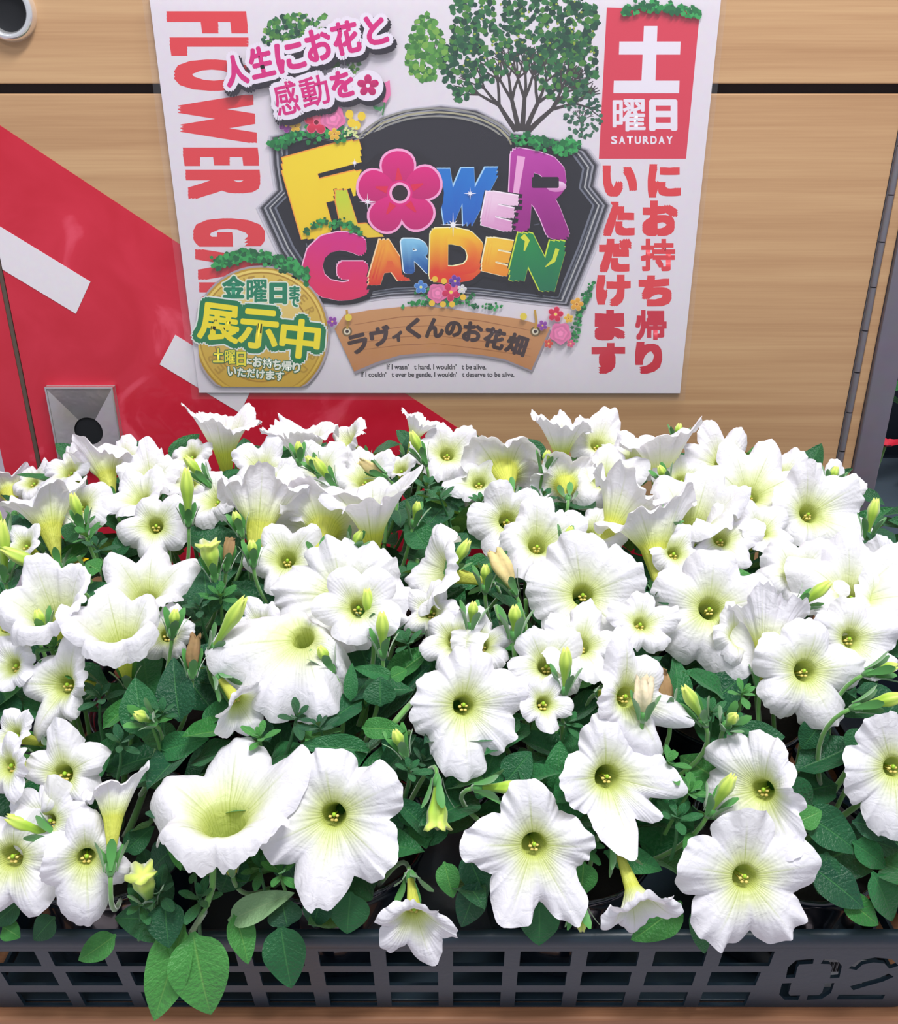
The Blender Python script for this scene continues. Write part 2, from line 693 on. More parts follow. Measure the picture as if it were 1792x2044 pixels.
for k in range(seg):
    k2 = (k + 1) % seg
    Fc.append((k, k2, k2 + seg, k + seg))
link('dish', pymesh('dish', V, Fc, M_LOCK, False), lock)
for nm, a in (('rim', (x0 - .001, x1 + .001, -.0068, -.0010, z1 - .0008, z1 + .001)), ('rim', (x0 - .001, x0 + .0008, -.0068, -.001, z0, z1)),
              ('rim', (x1 - .0008, x1 + .001, -.0068, -.001, z0, z1)), ('rim', (x0 - .001, x1 + .001, -.0068, -.001, z0 - .001, z0 + .0008))):
    link(nm, box(*a[:6], M_LOCK, 'rim', .0003), lock)
link('hole', disc_me('hole', rh + .0012, M_HOLE, d=-.0018), lock, loc=(hc.x, 0, hc[1]))


def flat_poly(name, pts, d, m, parent, thick=.0002, y=YC):
    """pts: photo pixels of the outline, put on the cabinet's face; a thin film with real thickness"""
    P = [at_y(a, b, y) for a, b in pts]
    n = len(P)
    V = [(p.x, d, p.z) for p in P] + [(p.x, d - thick, p.z) for p in P]
    Fc = [tuple(range(n, 2 * n)), tuple(range(n - 1, -1, -1))] + [(k, (k + 1) % n, (k + 1) % n + n, k + n) for k in range(n)]
    me = pymesh(name, V, Fc, m, False)
    bm = bmesh.new()
    bm.from_mesh(me)
    bmesh.ops.recalc_face_normals(bm, faces=bm.faces)
    bm.to_mesh(me)
    bm.free()
    return link(name, me, parent)


# red film: on the narrow left panel and on the door
zb = .03
top = lambda px: 250 + px * (866 - 250) / 932.


def clipx(poly, xa, keep_right):
    out = []
    n = len(poly)
    for i in range(n):
        p, q = poly[i], poly[(i + 1) % n]
        ip = (p[0] >= xa) == keep_right
        iq = (q[0] >= xa) == keep_right
        if ip:
            out.append(p)
        if ip != iq:
            t = (xa - p[0]) / (q[0] - p[0])
            out.append((xa, p[1] + t * (q[1] - p[1])))
    return out


def film(name, poly, d, m, parent):
    n = len(poly)
    V = [(p[0], d, p[1]) for p in poly] + [(p[0], d - .0002, p[1]) for p in poly]
    Fc = [tuple(range(n, 2 * n)), tuple(range(n - 1, -1, -1))] + [(k, (k + 1) % n, (k + 1) % n + n, k + n) for k in range(n)]
    me = pymesh(name, V, Fc, m, False)
    bm = bmesh.new()
    bm.from_mesh(me)
    bmesh.ops.recalc_face_normals(bm, faces=bm.faces)
    bm.to_mesh(me)
    bm.free()
    return link(name, me, parent)


def bp(px, py):
    p = at_y(px, py, YC)
    return (p.x, p.z)


ta = bp(0, 250)
tb_ = bp(932, 866)
sl_ = (tb_[1] - ta[1]) / (tb_[0] - ta[0])
lz = ta[1] + (lx - ta[0]) * sl_
end_x = tb_[0] + (.06 - tb_[1]) / sl_
band = [(lx, lz), (end_x, .06), (lx, .06)]
p1 = clipx(band, seam + .0022, True)
p2 = clipx(band, seam - .0022, False)
rd = film('red_sticker', p1, -.0002, M_RED, cab)
rd['label'] = 'glossy red diagonal sticker band with white bars'
rl = film('red_sticker', p2, -.0002, M_RED, cab)


def bar(pts, parent, side):
    poly = [bp(*p) for p in pts]
    poly = clipx(poly, seam + .0022 if side else seam - .0022, side)
    if len(poly) > 2:
        film('white_bar', poly, -.0005, M_DECALW, parent)


b1 = [(-60, 415), (181, 562), (152, 626), (-80, 486)]
bar(b1, rd, True)
bar(b1, rl, False)
bar([(350, 668), (508, 764), (479, 824), (319, 727)], rd, True)

# ------------------------------------------------------------ poster: a laminated sheet stuck on the cabinet
YP = YC - .0022
pc = at_y(870, 390, YP)
pos = empty('poster', (pc.x, YP, pc.z), 'laminated white poster with colourful FLOWER GARDEN logo and red Japanese lettering', 'poster')


def pp(px, py):
    p = at_y(px, py, YP)
    return p.x - pc.x, p.z - pc.z


class Ink:
    """flat print: polygons in photo pixels put on the sheet, each new one a hair above the last"""

    def __init__(self, name, d0, step=0.0):
        self.name, self.d, self.step = name, d0, step
        self.V, self.T, self.C, self.n, self.lv = [], [], [], 0, 40

    def up(self, k=1):
        self.d -= .00006 * k

    def add(self, pts, tris, col, col2=None):
        n = len(self.V)
        ys = [p[1] for p in pts]
        y0, y1 = min(ys), max(ys)
        for p in pts:
            x, z = pp(*p)
            self.V.append((x, self.d * .4 - .0000006 * (self.n % self.lv), z))
            if col2 is None:
                self.C.append(lin(col))
            else:
                t = (p[1] - y0) / (y1 - y0 + 1e-6)
                self.C.append(lin(tuple(col[i] * (1 - t) + col2[i] * t for i in range(3))))
        self.T += [(a + n, b + n, c + n) for a, b, c in tris]
        self.n += 1

    def poly(self, pts, col, col2=None):
        from mathutils.geometry import tessellate_polygon
        tr = tessellate_polygon([[Vector((p[0], p[1], 0)) for p in pts]])
        self.add(pts, tr, col, col2)

    def disc(self, cx, cy, rx_, ry_, col, col2=None, n=28, clip=None, a0=0):
        pts = [(cx + rx_ * math.cos(2 * math.pi * k / n + a0), cy + ry_ * math.sin(2 * math.pi * k / n + a0)) for k in range(n)]
        if clip:
            pts = [(min(max(x, clip[0]), clip[2]), min(max(y, clip[1]), clip[3])) for x, y in pts]
        self.add(pts + [(cx, min(cy, 770))], [(k, (k + 1) % n, n) for k in range(n)], col, col2)

    def stroke(self, pts, w, col):
        L, Rr = [], []
        n = len(pts)
        for i, p in enumerate(pts):
            a, b = pts[max(i - 1, 0)], pts[min(i + 1, n - 1)]
            dx, dy = b[0] - a[0], b[1] - a[1]
            l = math.hypot(dx, dy) + 1e-9
            wi = w[i] if hasattr(w, '__len__') else w
            L.append((p[0] - dy / l * wi / 2, p[1] + dx / l * wi / 2))
            Rr.append((p[0] + dy / l * wi / 2, p[1] - dx / l * wi / 2))
        V = L + Rr
        T = []
        for i in range(n - 1):
            T += [(i, i + 1, n + i + 1), (i, n + i + 1, n + i)]
        self.add(V, T, col)

    def blob(self, cx, cy, r, col, k=6):
        a0 = rnd.random() * 6
        self.add([(cx + r * rnd.uniform(.6, 1.1) * math.cos(a0 + 2 * math.pi * i / k), cy + r * rnd.uniform(.6, 1.1) * math.sin(a0 + 2 * math.pi * i / k)) for i in range(k)],
                 [(0, i, i + 1) for i in range(1, k - 1)], col)

    def glyph(self, ch, quad, col, col2=None, bold=0.0, step=0.0, shift=(0, 0), sq=False, by=None):
        """character fitted to a pixel quad TL, TR, BR, BL; bold and step in pixels"""
        P, T = glyph_mesh(ch)
        tl, tr, br, bl = quad
        base = [(((1 - v) * ((1 - u) * bl[0] + u * br[0]) + v * ((1 - u) * tl[0] + u * tr[0])) + shift[0],
                 ((1 - v) * ((1 - u) * bl[1] + u * br[1]) + v * ((1 - u) * tl[1] + u * tr[1])) + shift[1]) for u, v in P]
        r = bold + step
        offs = [(0, 0)]
        if r > 0:
            k = 8 if r < 3 else 14
            offs += [(r * math.cos(2 * math.pi * i / k), r * math.sin(2 * math.pi * i / k)) for i in range(k)]
            if sq:
                rx2, ry2 = r, (by + step if by is not None else r)
                offs = [(0, 0)] + [(a * rx2 * q_, b * ry2 * q_) for q_ in (.5, 1) for a in (-1, 0, 1) for b in (-1, 0, 1) if a or b]
        self.n = 0 if self.n % self.lv >= 18 else 20
        for ox, oy in offs:
            self.add([(x + ox, y + oy) for x, y in base], T, col, col2)

    def build(self, parent=None, z=None):
        me = mesh_np(self.name, self.V, None, M_PRINT, color=self.C, smooth=False, tris=self.T)
        return link(self.name, me, parent or pos)


_G = {}


def glyph_mesh(s, shear=0):
    if s in _G:
        return _G[s]
    cu = bpy.data.curves.new('t', 'FONT')
    cu.body = s
    cu.resolution_u = 3
    o = bpy.data.objects.new('t', cu)
    COL.objects.link(o)
    bpy.context.view_layer.update()
    dg = bpy.context.evaluated_depsgraph_get()
    me = bpy.data.meshes.new_from_object(o.evaluated_get(dg))
    me.calc_loop_triangles()
    P = np.array([v.co[:2] for v in me.vertices])
    T = [tuple(t.vertices) for t in me.loop_triangles]
    mn, mxx = P.min(0), P.max(0)
    P = (P - mn) / np.maximum(mxx - mn, 1e-6)
    bpy.data.objects.remove(o)
    bpy.data.curves.remove(cu)
    bpy.data.meshes.remove(me)
    _G[s] = (P.tolist(), T)
    return _G[s]


def rq(cx, cy, w, h, ang=0):
    """pixel quad TL TR BR BL, turned by ang degrees (anticlockwise as seen)"""
    a = R(-ang)
    o = []
    for dx, dy in ((-w / 2, -h / 2), (w / 2, -h / 2), (w / 2, h / 2), (-w / 2, h / 2)):
        o.append((cx + dx * math.cos(a) - dy * math.sin(a), cy + dx * math.sin(a) + dy * math.cos(a)))
    return o


def bx(x0, y0, x1, y1):
    return [(x0, y0), (x1, y0), (x1, y1), (x0, y1)]


# paper and clear laminate
P_ = [pp(*p) for p in ((297, -12), (1440, -12), (1357, 785), (397, 784))]
V = [(x, -.0000, z) for x, z in P_] + [(x, .0004, z) for x, z in P_]
Fc = [(0, 1, 2, 3), (7, 6, 5, 4)] + [(k, k + 4, (k + 1) % 4 + 4, (k + 1) % 4) for k in range(4)]
M_PAPER = simple('poster_paper', (224, 216, 224), .5)
link('paper', pymesh('paper', V, Fc, M_PAPER, False), pos)
nx_, nz_ = 40, 30
V, Fc = [], []
q = [pp(*p) for p in ((284, -24), (1450, -24), (1364, 797), (386, 794))]
for j in range(nz_ + 1):
    for i in range(nx_ + 1):
        u, v = i / nx_, j / nz_
        x = (1 - v) * ((1 - u) * q[0][0] + u * q[1][0]) + v * ((1 - u) * q[3][0] + u * q[2][0])
        zz = (1 - v) * ((1 - u) * q[0][1] + u * q[1][1]) + v * ((1 - u) * q[3][1] + u * q[2][1])
        wv = .0042 + .0005 * math.sin(9 * u + 4 * v) + .0004 * math.sin(17 * u - 11 * v) + (.0018 * math.exp(-((u - .33) / .012) ** 2) * (v > .05))
        V.append((x, -wv, zz))
for j in range(nz_):
    for i in range(nx_):
        a = j * (nx_ + 1) + i
        Fc.append((a, a + 1, a + nx_ + 2, a + nx_ + 1))
lam = link('laminate', pymesh('laminate', V, Fc, M_FILM), pos)
lam['label'] = 'clear glossy laminate film'

RED = (222, 58, 66)
RED2 = (204, 30, 58)
# --- left side lettering, turned a quarter clockwise
k = Ink('side_lettering', -.00004)


def side(ch, y0, y1, lxx, rxx, t=.12):
    # glyph's top edge looks right, reading downwards
    xl0, xl1 = lxx + t * y0, lxx + t * y1
    xr0, xr1 = rxx + .085 * y0, rxx + .085 * y1
    k.glyph(ch, [(xr0 - 4, y0 + 4), (xr1 - 4, y1 - 4), (xl1 + 4, y1 - 4), (xl0 + 4, y0 + 4)], RED, bold=7, by=6.5, sq=True)


for ch, y0, y1 in (('F', 25, 64), ('L', 77, 109), ('O', 121, 179), ('W', 191, 283), ('E', 297, 329), ('R', 341, 395), ('G', 438, 490), ('A', 500, 556), ('R', 566, 612)):
    side(ch, y0, y1, 332, 486)
k.build()

# --- trees
GR = [(34, 96, 58), (26, 78, 54), (48, 116, 62), (22, 64, 50), (70, 128, 52)]
GL = [(92, 156, 66), (74, 138, 60), (120, 170, 70), (58, 118, 52)]
k = Ink('printed_trees', -.00004)
k.lv = 200


def branch(x, y, ang, ln, w, dep):
    x2, y2 = x + ln * math.cos(ang), y - ln * math.sin(ang)
    k.stroke([(x, y), ((x + x2) / 2 + rnd.uniform(-2, 2), (y + y2) / 2), (x2, y2)], [w, w * .85, w * .7], (62, 56, 56))
    if dep > 0:
        for a in (-.42, .05, .42):
            branch(x2, y2, ang + a + rnd.uniform(-.15, .15), ln * .72, w * .62, dep - 1)


for i, (a, ln) in enumerate(((2.15, 62), (1.8, 64), (1.5, 66), (1.15, 62), (.75, 64))):
    branch(1042 + (i - 2) * 6, 262, a, ln, 11, 3)
branch(1160, 275, 1.57, 22, 5, 3)
branch(866, 150, 1.57, 30, 4, 2)
k.up()


def foliage(cx, cy, rx_, ry_, n, pal, r=(5, 9), low=-9, test=None):
    for i in range(n):
        a, q_ = rnd.uniform(0, 6.283), math.sqrt(rnd.random())
        x, y = cx + rx_ * q_ * math.cos(a), cy + ry_ * q_ * math.sin(a)
        if y < low or (test and not test(x, y)):
            continue
        k.blob(x, y, rnd.uniform(*r), rnd.choice(pal))


foliage(1045, 50, 148, 130, 900, GR, test=lambda x, y: not (abs(x - 1045) < 60 and y > 145) and rnd.random() < (1 if y < 110 else .5))
foliage(1130, 130, 66, 76, 230, GR)
foliage(925, 135, 42, 70, 120, GR)
foliage(1165, 225, 38, 50, 110, [(52, 100, 74), (38, 82, 66), (64, 112, 84)], (3, 6))
foliage(850, 95, 44, 66, 230, GL, test=lambda x, y: abs(x - 850) < 14 + (y - 30) * .42)
foliage(604, 62, 74, 36, 190, GR + GL, (4, 8))
foliage(545, 75, 22, 26, 30, GR, (4, 7))
foliage(690, 130, 26, 28, 40, GL, (4, 7))
for i in range(60):
    k.blob(rnd.uniform(920, 1190), rnd.uniform(0, 150), 3, (150, 168, 60))
k.build()

# --- sign board
k = Ink('sign_board', -.0006)
S0 = [(545, 275), (600, 262), (680, 278), (735, 262), (760, 238), (810, 222), (880, 214), (950, 222), (1000, 248), (1020, 268), (1100, 278), (1168, 300), (1190, 330),
      (1182, 372), (1212, 410), (1180, 500), (1134, 610), (1060, 602), (960, 590), (870, 586), (780, 590), (680, 606), (640, 604), (600, 560), (560, 500), (521, 415), (556, 380), (548, 330)]
cx_, cy_ = 870, 410


def scaled(P, s, sy=None):
    sy = sy or s
    return [(cx_ + (x - cx_) * s, cy_ + (y - cy_) * sy) for x, y in P]


for s, g in ((1.03, 204), (1.018, 168), (1.008, 110)):
    k.poly(scaled(S0, s), (g, g - 4, g + 6))
    k.up(.5)
k.poly(S0, (54, 54, 62))
k.up()
for s, c in ((.985, (150, 150, 160)), (.972, (62, 64, 76)), (.955, (176, 176, 178)), (.945, (48, 50, 62)), (.925, (112, 116, 130)), (.912, (26, 26, 36))):
    k.poly(scaled(S0, s), c)
    k.up(.5)
k.up()
for i in range(-1, 2):   # arcs over the top
    pts = [(870 + (152 - i * 9) * math.cos(t), 300 - (76 - i * 8) * math.sin(t)) for t in np.linspace(.15, 2.99, 30)]
    k.stroke(pts, 3.5, (150, 148, 140) if i else (176, 170, 140))
k.poly([(702, 300), (730, 270), (790, 248), (870, 238), (940, 246), (1010, 275), (1030, 320), (1010, 345), (720, 345)], (34, 32, 42))
k.up()
for x0_, y0_, x1_, y1_ in ((560, 300, 640, 590), (1120, 595, 1185, 430), (640, 596, 860, 574), (880, 574, 1110, 600)):
    k.stroke([(x0_, y0_), ((x0_ + x1_) / 2, (y0_ + y1_) / 2), (x1_, y1_)], 2.2, (96, 100, 112))
k.stroke([(1076, 410), (1088, 428), (1080, 446), (1060, 450)], 2, (84, 84, 100))
k.build()

# --- logo letters
k = Ink('logo_lettering', -.0014)


def logo(ch, quad, c, c2, hi=(255, 255, 255), bold=3.5, sh=7):
    sq = ch in 'FLWEAN'
    k.glyph(ch, quad, (22, 20, 30), bold=bold, step=6, shift=(2, 3), sq=sq)
    k.up()
    k.glyph(ch, quad, hi, bold=bold, step=1.3, shift=(-1, -1), sq=sq)
    k.up()
    k.glyph(ch, quad, c, c2, bold=bold, sq=sq)
    k.up()


def lobe_flower(ink, cx, cy, r, c, edge, hole, rot=90, w=.36):
    for col, g in ((edge, r * .06), (c, 0)):
        for i in range(5):
            a = R(rot + 72 * i)
            pts = []
            for j in range(24):
                t = 2 * math.pi * j / 24
                lxx = r * .56 + (r * .44 + g) * math.cos(t)
                wy = (r * w + g) * math.sin(t) * (1 - .35 * (1 - math.cos(t)) / 2)
                pts.append((cx + lxx * math.cos(a) + wy * math.sin(a), cy - lxx * math.sin(a) + wy * math.cos(a)))
            ink.poly(pts, col, None if g else tuple(int(v * .86) for v in col))
        ink.disc(cx, cy, r * .3, r * .3, c)
        ink.up()
    ink.disc(cx, cy, r * .25, r * .25, edge)
    ink.up()
    ink.disc(cx, cy, r * .19, r * .19, hole)
    ink.up()


logo('F', [(575, 328), (704, 292), (748, 440), (615, 466)], (244, 216, 40), (246, 206, 30), (246, 160, 60), bold=12)
logo('L', [(677, 388), (706, 382), (758, 464), (694, 468)], (196, 214, 50), (240, 200, 50), (246, 150, 60), bold=8)
logo('W', [(880, 345), (986, 342), (956, 444), (873, 440)], (20, 120, 206), (20, 92, 190), (170, 214, 246), bold=8)
logo('R', [(1032, 308), (1154, 330), (1124, 468), (1026, 446)], (190, 60, 166), (150, 20, 128), (246, 190, 232), bold=13)
k.stroke([(1040, 312), (1030, 380), (1024, 440)], [16, 12, 6], (238, 170, 216))
k.disc(1110, 372, 20, 11, (250, 226, 244), (214, 120, 190))
k.up()
k.glyph('-', bx(1064, 356, 1112, 372), (30, 20, 34), bold=3)
k.up()
logo('E', [(977, 388), (1030, 397), (1014, 456), (966, 443)], (246, 214, 234), (222, 150, 200), (255, 240, 250), bold=6)
k.disc(798, 385, 88, 90, (24, 20, 30))
k.up()
lobe_flower(k, 798, 385, 84, (226, 22, 128), (250, 170, 214), (40, 16, 30), 94, .46)
for i in range(5):
    a = R(94 + 72 * i)
    k.stroke([(798 + 26 * math.cos(a), 385 - 26 * math.sin(a)), (798 + 50 * math.cos(a), 385 - 50 * math.sin(a))], [15, 3], (224, 28, 74))
k.up()
logo('G', [(616, 472), (722, 474), (726, 588), (614, 590)], (214, 34, 134), (226, 34, 92), (250, 190, 222), bold=11)
logo('A', [(744, 486), (790, 484), (812, 552), (742, 562)], (246, 170, 50), (220, 46, 34), (255, 220, 170), bold=7)
logo('R', [(806, 482), (860, 482), (866, 540), (812, 540)], (140, 204, 236), (24, 84, 160), (230, 246, 255), bold=6)
logo('D', [(870, 466), (956, 464), (962, 556), (868, 552)], (250, 212, 40), (226, 52, 30), (255, 246, 190), bold=11)
logo('E', [(978, 480), (1028, 488), (1012, 545), (967, 534)], (250, 206, 60), (240, 140, 30), (255, 244, 200), bold=6)
logo('N', [(1044, 474), (1118, 492), (1096, 572), (1026, 548)], (20, 140, 72), (14, 112, 76), (214, 232, 60), bold=10)
k.stroke([(1042, 470), (1052, 480), (1046, 500)], [12, 10, 3], (222, 226, 60))
k.stroke([(1112, 496), (1104, 520), (1088, 532)], [8, 8, 2], (214, 224, 60))
k.up()


def spark(x, y, r):
    for a in (0, 45, 90, 135):
        rr = r if a % 90 == 0 else r * .5
        dx, dy = math.cos(R(a)), math.sin(R(a))
        k.stroke([(x - dx * rr, y - dy * rr), (x, y), (x + dx * rr, y + dy * rr)], [.3, 3, .3], (240, 236, 246))
    k.disc(x, y, r * .22, r * .22, (246, 244, 250))


for a in ((734, 402, 16), (904, 448, 24), (938, 386, 12), (708, 325, 9)):
    spark(*a)
k.build()

# --- ivy and flowers on the sign
k = Ink('printed_garlands', -.0044)
k.lv = 60
IV = [(30, 140, 66), (20, 116, 58), (52, 164, 84), (14, 96, 54)]


def ivy(pts, n, sp, r=(4, 8)):
    for i in range(n):
        t = rnd.random() * (len(pts) - 1)
        j = int(t)
        f = t - j
        x = pts[j][0] * (1 - f) + pts[min(j + 1, len(pts) - 1)][0] * f + rnd.gauss(0, sp * .4)
        y = pts[j][1] * (1 - f) + pts[min(j + 1, len(pts) - 1)][1] * f + rnd.gauss(0, sp * .55)
        k.blob(x, y, rnd.uniform(*r), rnd.choice(IV), 5)


def rose(cx, cy, r, c=(232, 120, 170)):
    for i, s in enumerate((1, .8, .6, .42, .24)):
        k.up(.4)
        cc = tuple(int(v * (1 - .1 * (i % 2))) + 6 * i for v in c)
        pts = [(cx + r * s * (1 + .1 * math.sin(5 * t + i)) * math.cos(t), cy + r * s * (1 + .1 * math.sin(5 * t + i)) * math.sin(t)) for t in np.linspace(0, 2 * math.pi, 25)[:-1]]
        k.poly(pts, tuple(min(255, v) for v in cc))


def bloom(cx, cy, r, c, e, h):
    lobe_flower(k, cx, cy, r, c, e, h, rnd.uniform(0, 72), .4)


ivy([(545, 290), (590, 272), (650, 262), (690, 270)], 150, 12)
ivy([(1030, 275), (1070, 282), (1120, 295), (1155, 290)], 140, 11)
ivy([(612, 462), (640, 442), (690, 446), (720, 462)], 80, 8, (3, 6))
ivy([(1246, 22), (1300, 12), (1350, 20), (1396, 28)], 130, 9)
ivy([(1180, 560), (1160, 620), (1140, 690)], 60, 9, (3, 6))
ivy([(800, 606), (850, 602), (940, 608), (1000, 612)], 60, 6, (3, 5))
ivy([(830, 580), (900, 598), (944, 590)], 60, 9, (3, 5))
ivy([(428, 525), (490, 508), (560, 520), (612, 550)], 190, 10)
k.up()
bloom(572, 250, 14, (150, 60, 150), (190, 110, 190), (240, 200, 40))
bloom(590, 252, 11, (240, 190, 60), (250, 220, 120), (150, 90, 30))
bloom(632, 244, 24, (226, 48, 84), (240, 110, 140), (120, 20, 40))
rose(665, 236, 24)
bloom(668, 268, 12, (246, 190, 60), (250, 220, 120), (190, 120, 40))
for x, y in ((698, 228), (722, 232), (712, 250), (702, 245)):
    k.disc(x, y, 8, 9, (240, 206, 50))
for i in range(16):
    k.disc(700 + rnd.uniform(-12, 14), 262 + rnd.uniform(-14, 14), 2.8, 2.8, (214, 224, 150), n=8)
k.poly([(762, 168), (778, 160), (780, 190), (770, 206), (758, 200)], (232, 120, 170))
k.stroke([(768, 204), (764, 230)], 3, (60, 130, 70))
k.poly([(742, 208), (756, 214), (766, 212), (760, 222), (748, 218)], (60, 140, 80))
rose(873, 584, 19)
bloom(900, 582, 18, (224, 44, 96), (240, 110, 150), (250, 220, 90))
bloom(840, 572, 13, (80, 140, 220), (160, 200, 240), (230, 230, 120))
bloom(908, 560, 12, (110, 60, 170), (160, 120, 210), (240, 210, 60))
bloom(922, 576, 9, (236, 232, 236), (250, 250, 250), (220, 220, 120))
for x, y in ((868, 556), (886, 560), (924, 592), (884, 606), (862, 604), (902, 606)):
    k.disc(x, y, 6, 6, (240, 196, 60))
rose(1118, 664, 21)
bloom(1108, 626, 15, (226, 40, 80), (246, 120, 150), (250, 220, 90))
bloom(1150, 606, 13, (246, 176, 60), (250, 214, 130), (190, 110, 30))
bloom(1134, 634, 9, (250, 196, 60), (250, 224, 140), (200, 130, 40))
bloom(1082, 648, 10, (150, 70, 170), (190, 120, 200), (230, 200, 80))
bloom(1094, 684, 9, (226, 80, 70), (240, 130, 110), (250, 220, 90))
bloom(1138, 684, 8, (232, 90, 130), (240, 150, 170), (250, 220, 90))
bloom(664, 640, 10, (150, 70, 170), (190, 120, 200), (230, 200, 80))
k.disc(696, 632, 7, 7, (230, 206, 70))
k.disc(1044, 630, 7, 7, (230, 206, 70))
k.build()

# --- pink slogan
k = Ink('slogan_lettering', -.0080)
SL = (('人', 472, 141, 42, 58), ('生', 523, 124, 44, 58), ('に', 580, 113, 54, 56), ('お', 637, 90, 48, 60), ('花', 691, 76, 50, 62), ('と', 751, 60, 38, 56),
      ('感', 573, 196, 46, 64), ('動', 629, 182, 54, 58), ('を', 684, 168, 42, 50))
for ps in range(3):
    for ch, x, y, w, h in SL:
        ang = 13
        if ps == 0:
            k.glyph(ch, rq(x, y, w, h, ang), (36, 30, 42), bold=3, step=10, shift=(5, 9))
        elif ps == 1:
            k.glyph(ch, rq(x, y, w, h, ang), (232, 224, 236), bold=3, step=8)
        else:
            k.glyph(ch, rq(x, y, w, h, ang), (212, 22, 122), bold=1.1 if ch in '感動' else 2.6)
    x, y = 735, 171
    if ps == 0:
        k.disc(x + 4, y + 9, 32, 32, (36, 30, 42))
    elif ps == 1:
        k.disc(x, y, 31, 31, (232, 224, 236))
    else:
        lobe_flower(k, x, y, 21, (206, 20, 110), (206, 20, 110), (238, 226, 238), 90, .36)
    k.up(2)
k.build()

# --- day box and the vertical lines of writing
k = Ink('day_lettering', -.00004)
k.poly([(1211, 15), (1397, 20), (1369, 317), (1195, 317)], (214, 58, 80))
k.up()
WH = (232, 226, 236)
k.poly([(1285, 52), (1312, 52), (1308, 162), (1280, 162)], WH)
k.poly([(1236, 83), (1358, 83), (1357, 109), (1235, 109)], WH)
k.poly([(1225, 161), (1356, 161), (1355, 186), (1224, 186)], WH)
k.glyph('曜', bx(1224, 199, 1287, 261), WH, bold=1.4)
k.glyph('日', bx(1299, 202, 1348, 258), WH, bold=3.8)
for i, ch in enumerate('SATURDAY'):
    k.glyph(ch, bx(1220 + i * 15.8, 272, 1231 + i * 15.8, 287), WH, bold=.7)
for txt, lst in (('R', (('に', 1293, 328, 1358, 394), ('お', 1282, 401, 1352, 471), ('持', 1277, 475, 1349, 543), ('ち', 1275, 550, 1340, 611), ('帰', 1266, 617, 1332, 680), ('り', 1268, 683, 1321, 746))),
                 ('L', (('い', 1203, 331, 1271, 392), ('た', 1203, 403, 1266, 471), ('だ', 1196, 477, 1260, 543), ('け', 1190, 549, 1258, 611), ('ま', 1187, 619, 1247, 679), ('す', 1181, 685, 1247, 746)))):
    for ch, a, b, c2_, d2 in lst:
        bo = 4.6 if ch not in '持帰' else 2.3
        k.glyph(ch, bx(a + 4, b + 4, c2_ - 4, d2 - 4), RED if b < 560 else RED2, bold=bo, sq=True)
k.build()

# --- gold coin badge
k = Ink('medal_badge', -.0044)
CX, CY = 522, 666
cl = (398, 500, 700, 771)


def cring(r, c, c2=None):
    pts = [(CX + r * math.cos(t), CY + r * math.sin(t)) for t in np.linspace(0, 2 * math.pi, 61)[:-1]]
    pts = [(max(x, 389 + (y - 560) * .06), min(y, 771)) for x, y in pts]
    k.poly(pts, c, c2)
    k.up(.5)


cring(137, (172, 160, 168))
cring(133, (196, 154, 44), (180, 140, 40))
cring(129, (240, 212, 110), (214, 176, 66))
cring(124, (176, 134, 40), (190, 150, 50))
cring(121, (222, 188, 84), (206, 166, 62))
cring(96, (160, 116, 36), (176, 132, 44))
cring(93, (232, 208, 130), (208, 164, 60))
k.up()
for i, ch in enumerate('FLOWERGARDENFLOWERGARDEN'):
    a = R(100 - i * 15 - (5 if i % 12 > 5 else 0))
    x, y = CX + 108 * math.cos(a), CY - 108 * math.sin(a)
    if y < 752 and x > 405:
        k.glyph(ch, rq(x, y, 13, 17, math.degrees(a) - 90), (184, 146, 54), bold=.6)
k.up()
CN = (('金', 446, 551, 488, 593, 2.2), ('曜', 494, 558, 533, 602, 1.2), ('日', 541, 566, 571, 604, 3), ('ま', 579, 571, 598, 590, 1.3), ('で', 579, 592, 597, 611, 1.3))
for ch, a, b, c2_, d2, bo in CN:
    k.glyph(ch, bx(a, b, c2_, d2), (226, 230, 210), bold=bo, step=2.6)
k.up()
for ch, a, b, c2_, d2, bo in CN:
    k.glyph(ch, bx(a, b, c2_, d2), (16, 128, 92), bold=bo)
k.up()
BG = (('展', [(404, 603), (479, 613), (475, 684), (396, 672)]), ('示', [(484, 616), (556, 622), (552, 698), (476, 688)]), ('中', [(566, 634), (640, 642), (634, 716), (558, 708)]))
for st, c in ((13, (226, 232, 226)), (10, (12, 122, 74)), (0, (246, 226, 36))):
    for ch, qd in BG:
        k.glyph(ch, qd, c, bold=2.6, step=st)
    k.up()
for st, c in ((1.5, (30, 110, 70)), (0, None)):
    for i, (ch, a, w) in enumerate((('土', 427, 20), ('曜', 450, 20), ('日', 474, 17), ('に', 494, 9), ('お', 506, 17), ('持', 525, 19), ('ち', 546, 15), ('帰', 563, 20), ('り', 585, 14))):
        y = 694 + (a - 427) * .15
        h = 27 if i < 3 else (10 if i == 3 else 19)
        k.glyph(ch, bx(a, y + (28 - h) * .6, a + w, y + (28 - h) * .6 + h), c or ((240, 226, 60) if i < 3 else (236, 238, 226)), bold=.5 if ch in '曜帰持' else 1.0, step=st)
    for i, ch in enumerate('いただけます'):
        k.glyph(ch, bx(456 + i * 19, 731 + i * 2.0, 472 + i * 19, 748 + i * 2.0), c or (236, 238, 226), bold=.9, step=st)
    k.up()
k.up(2)
k.build()
k = Ink('badge_ivy', -.0056)
k.lv = 190
ivy([(428, 525), (490, 508), (560, 520), (612, 550)], 190, 10)
k.build()

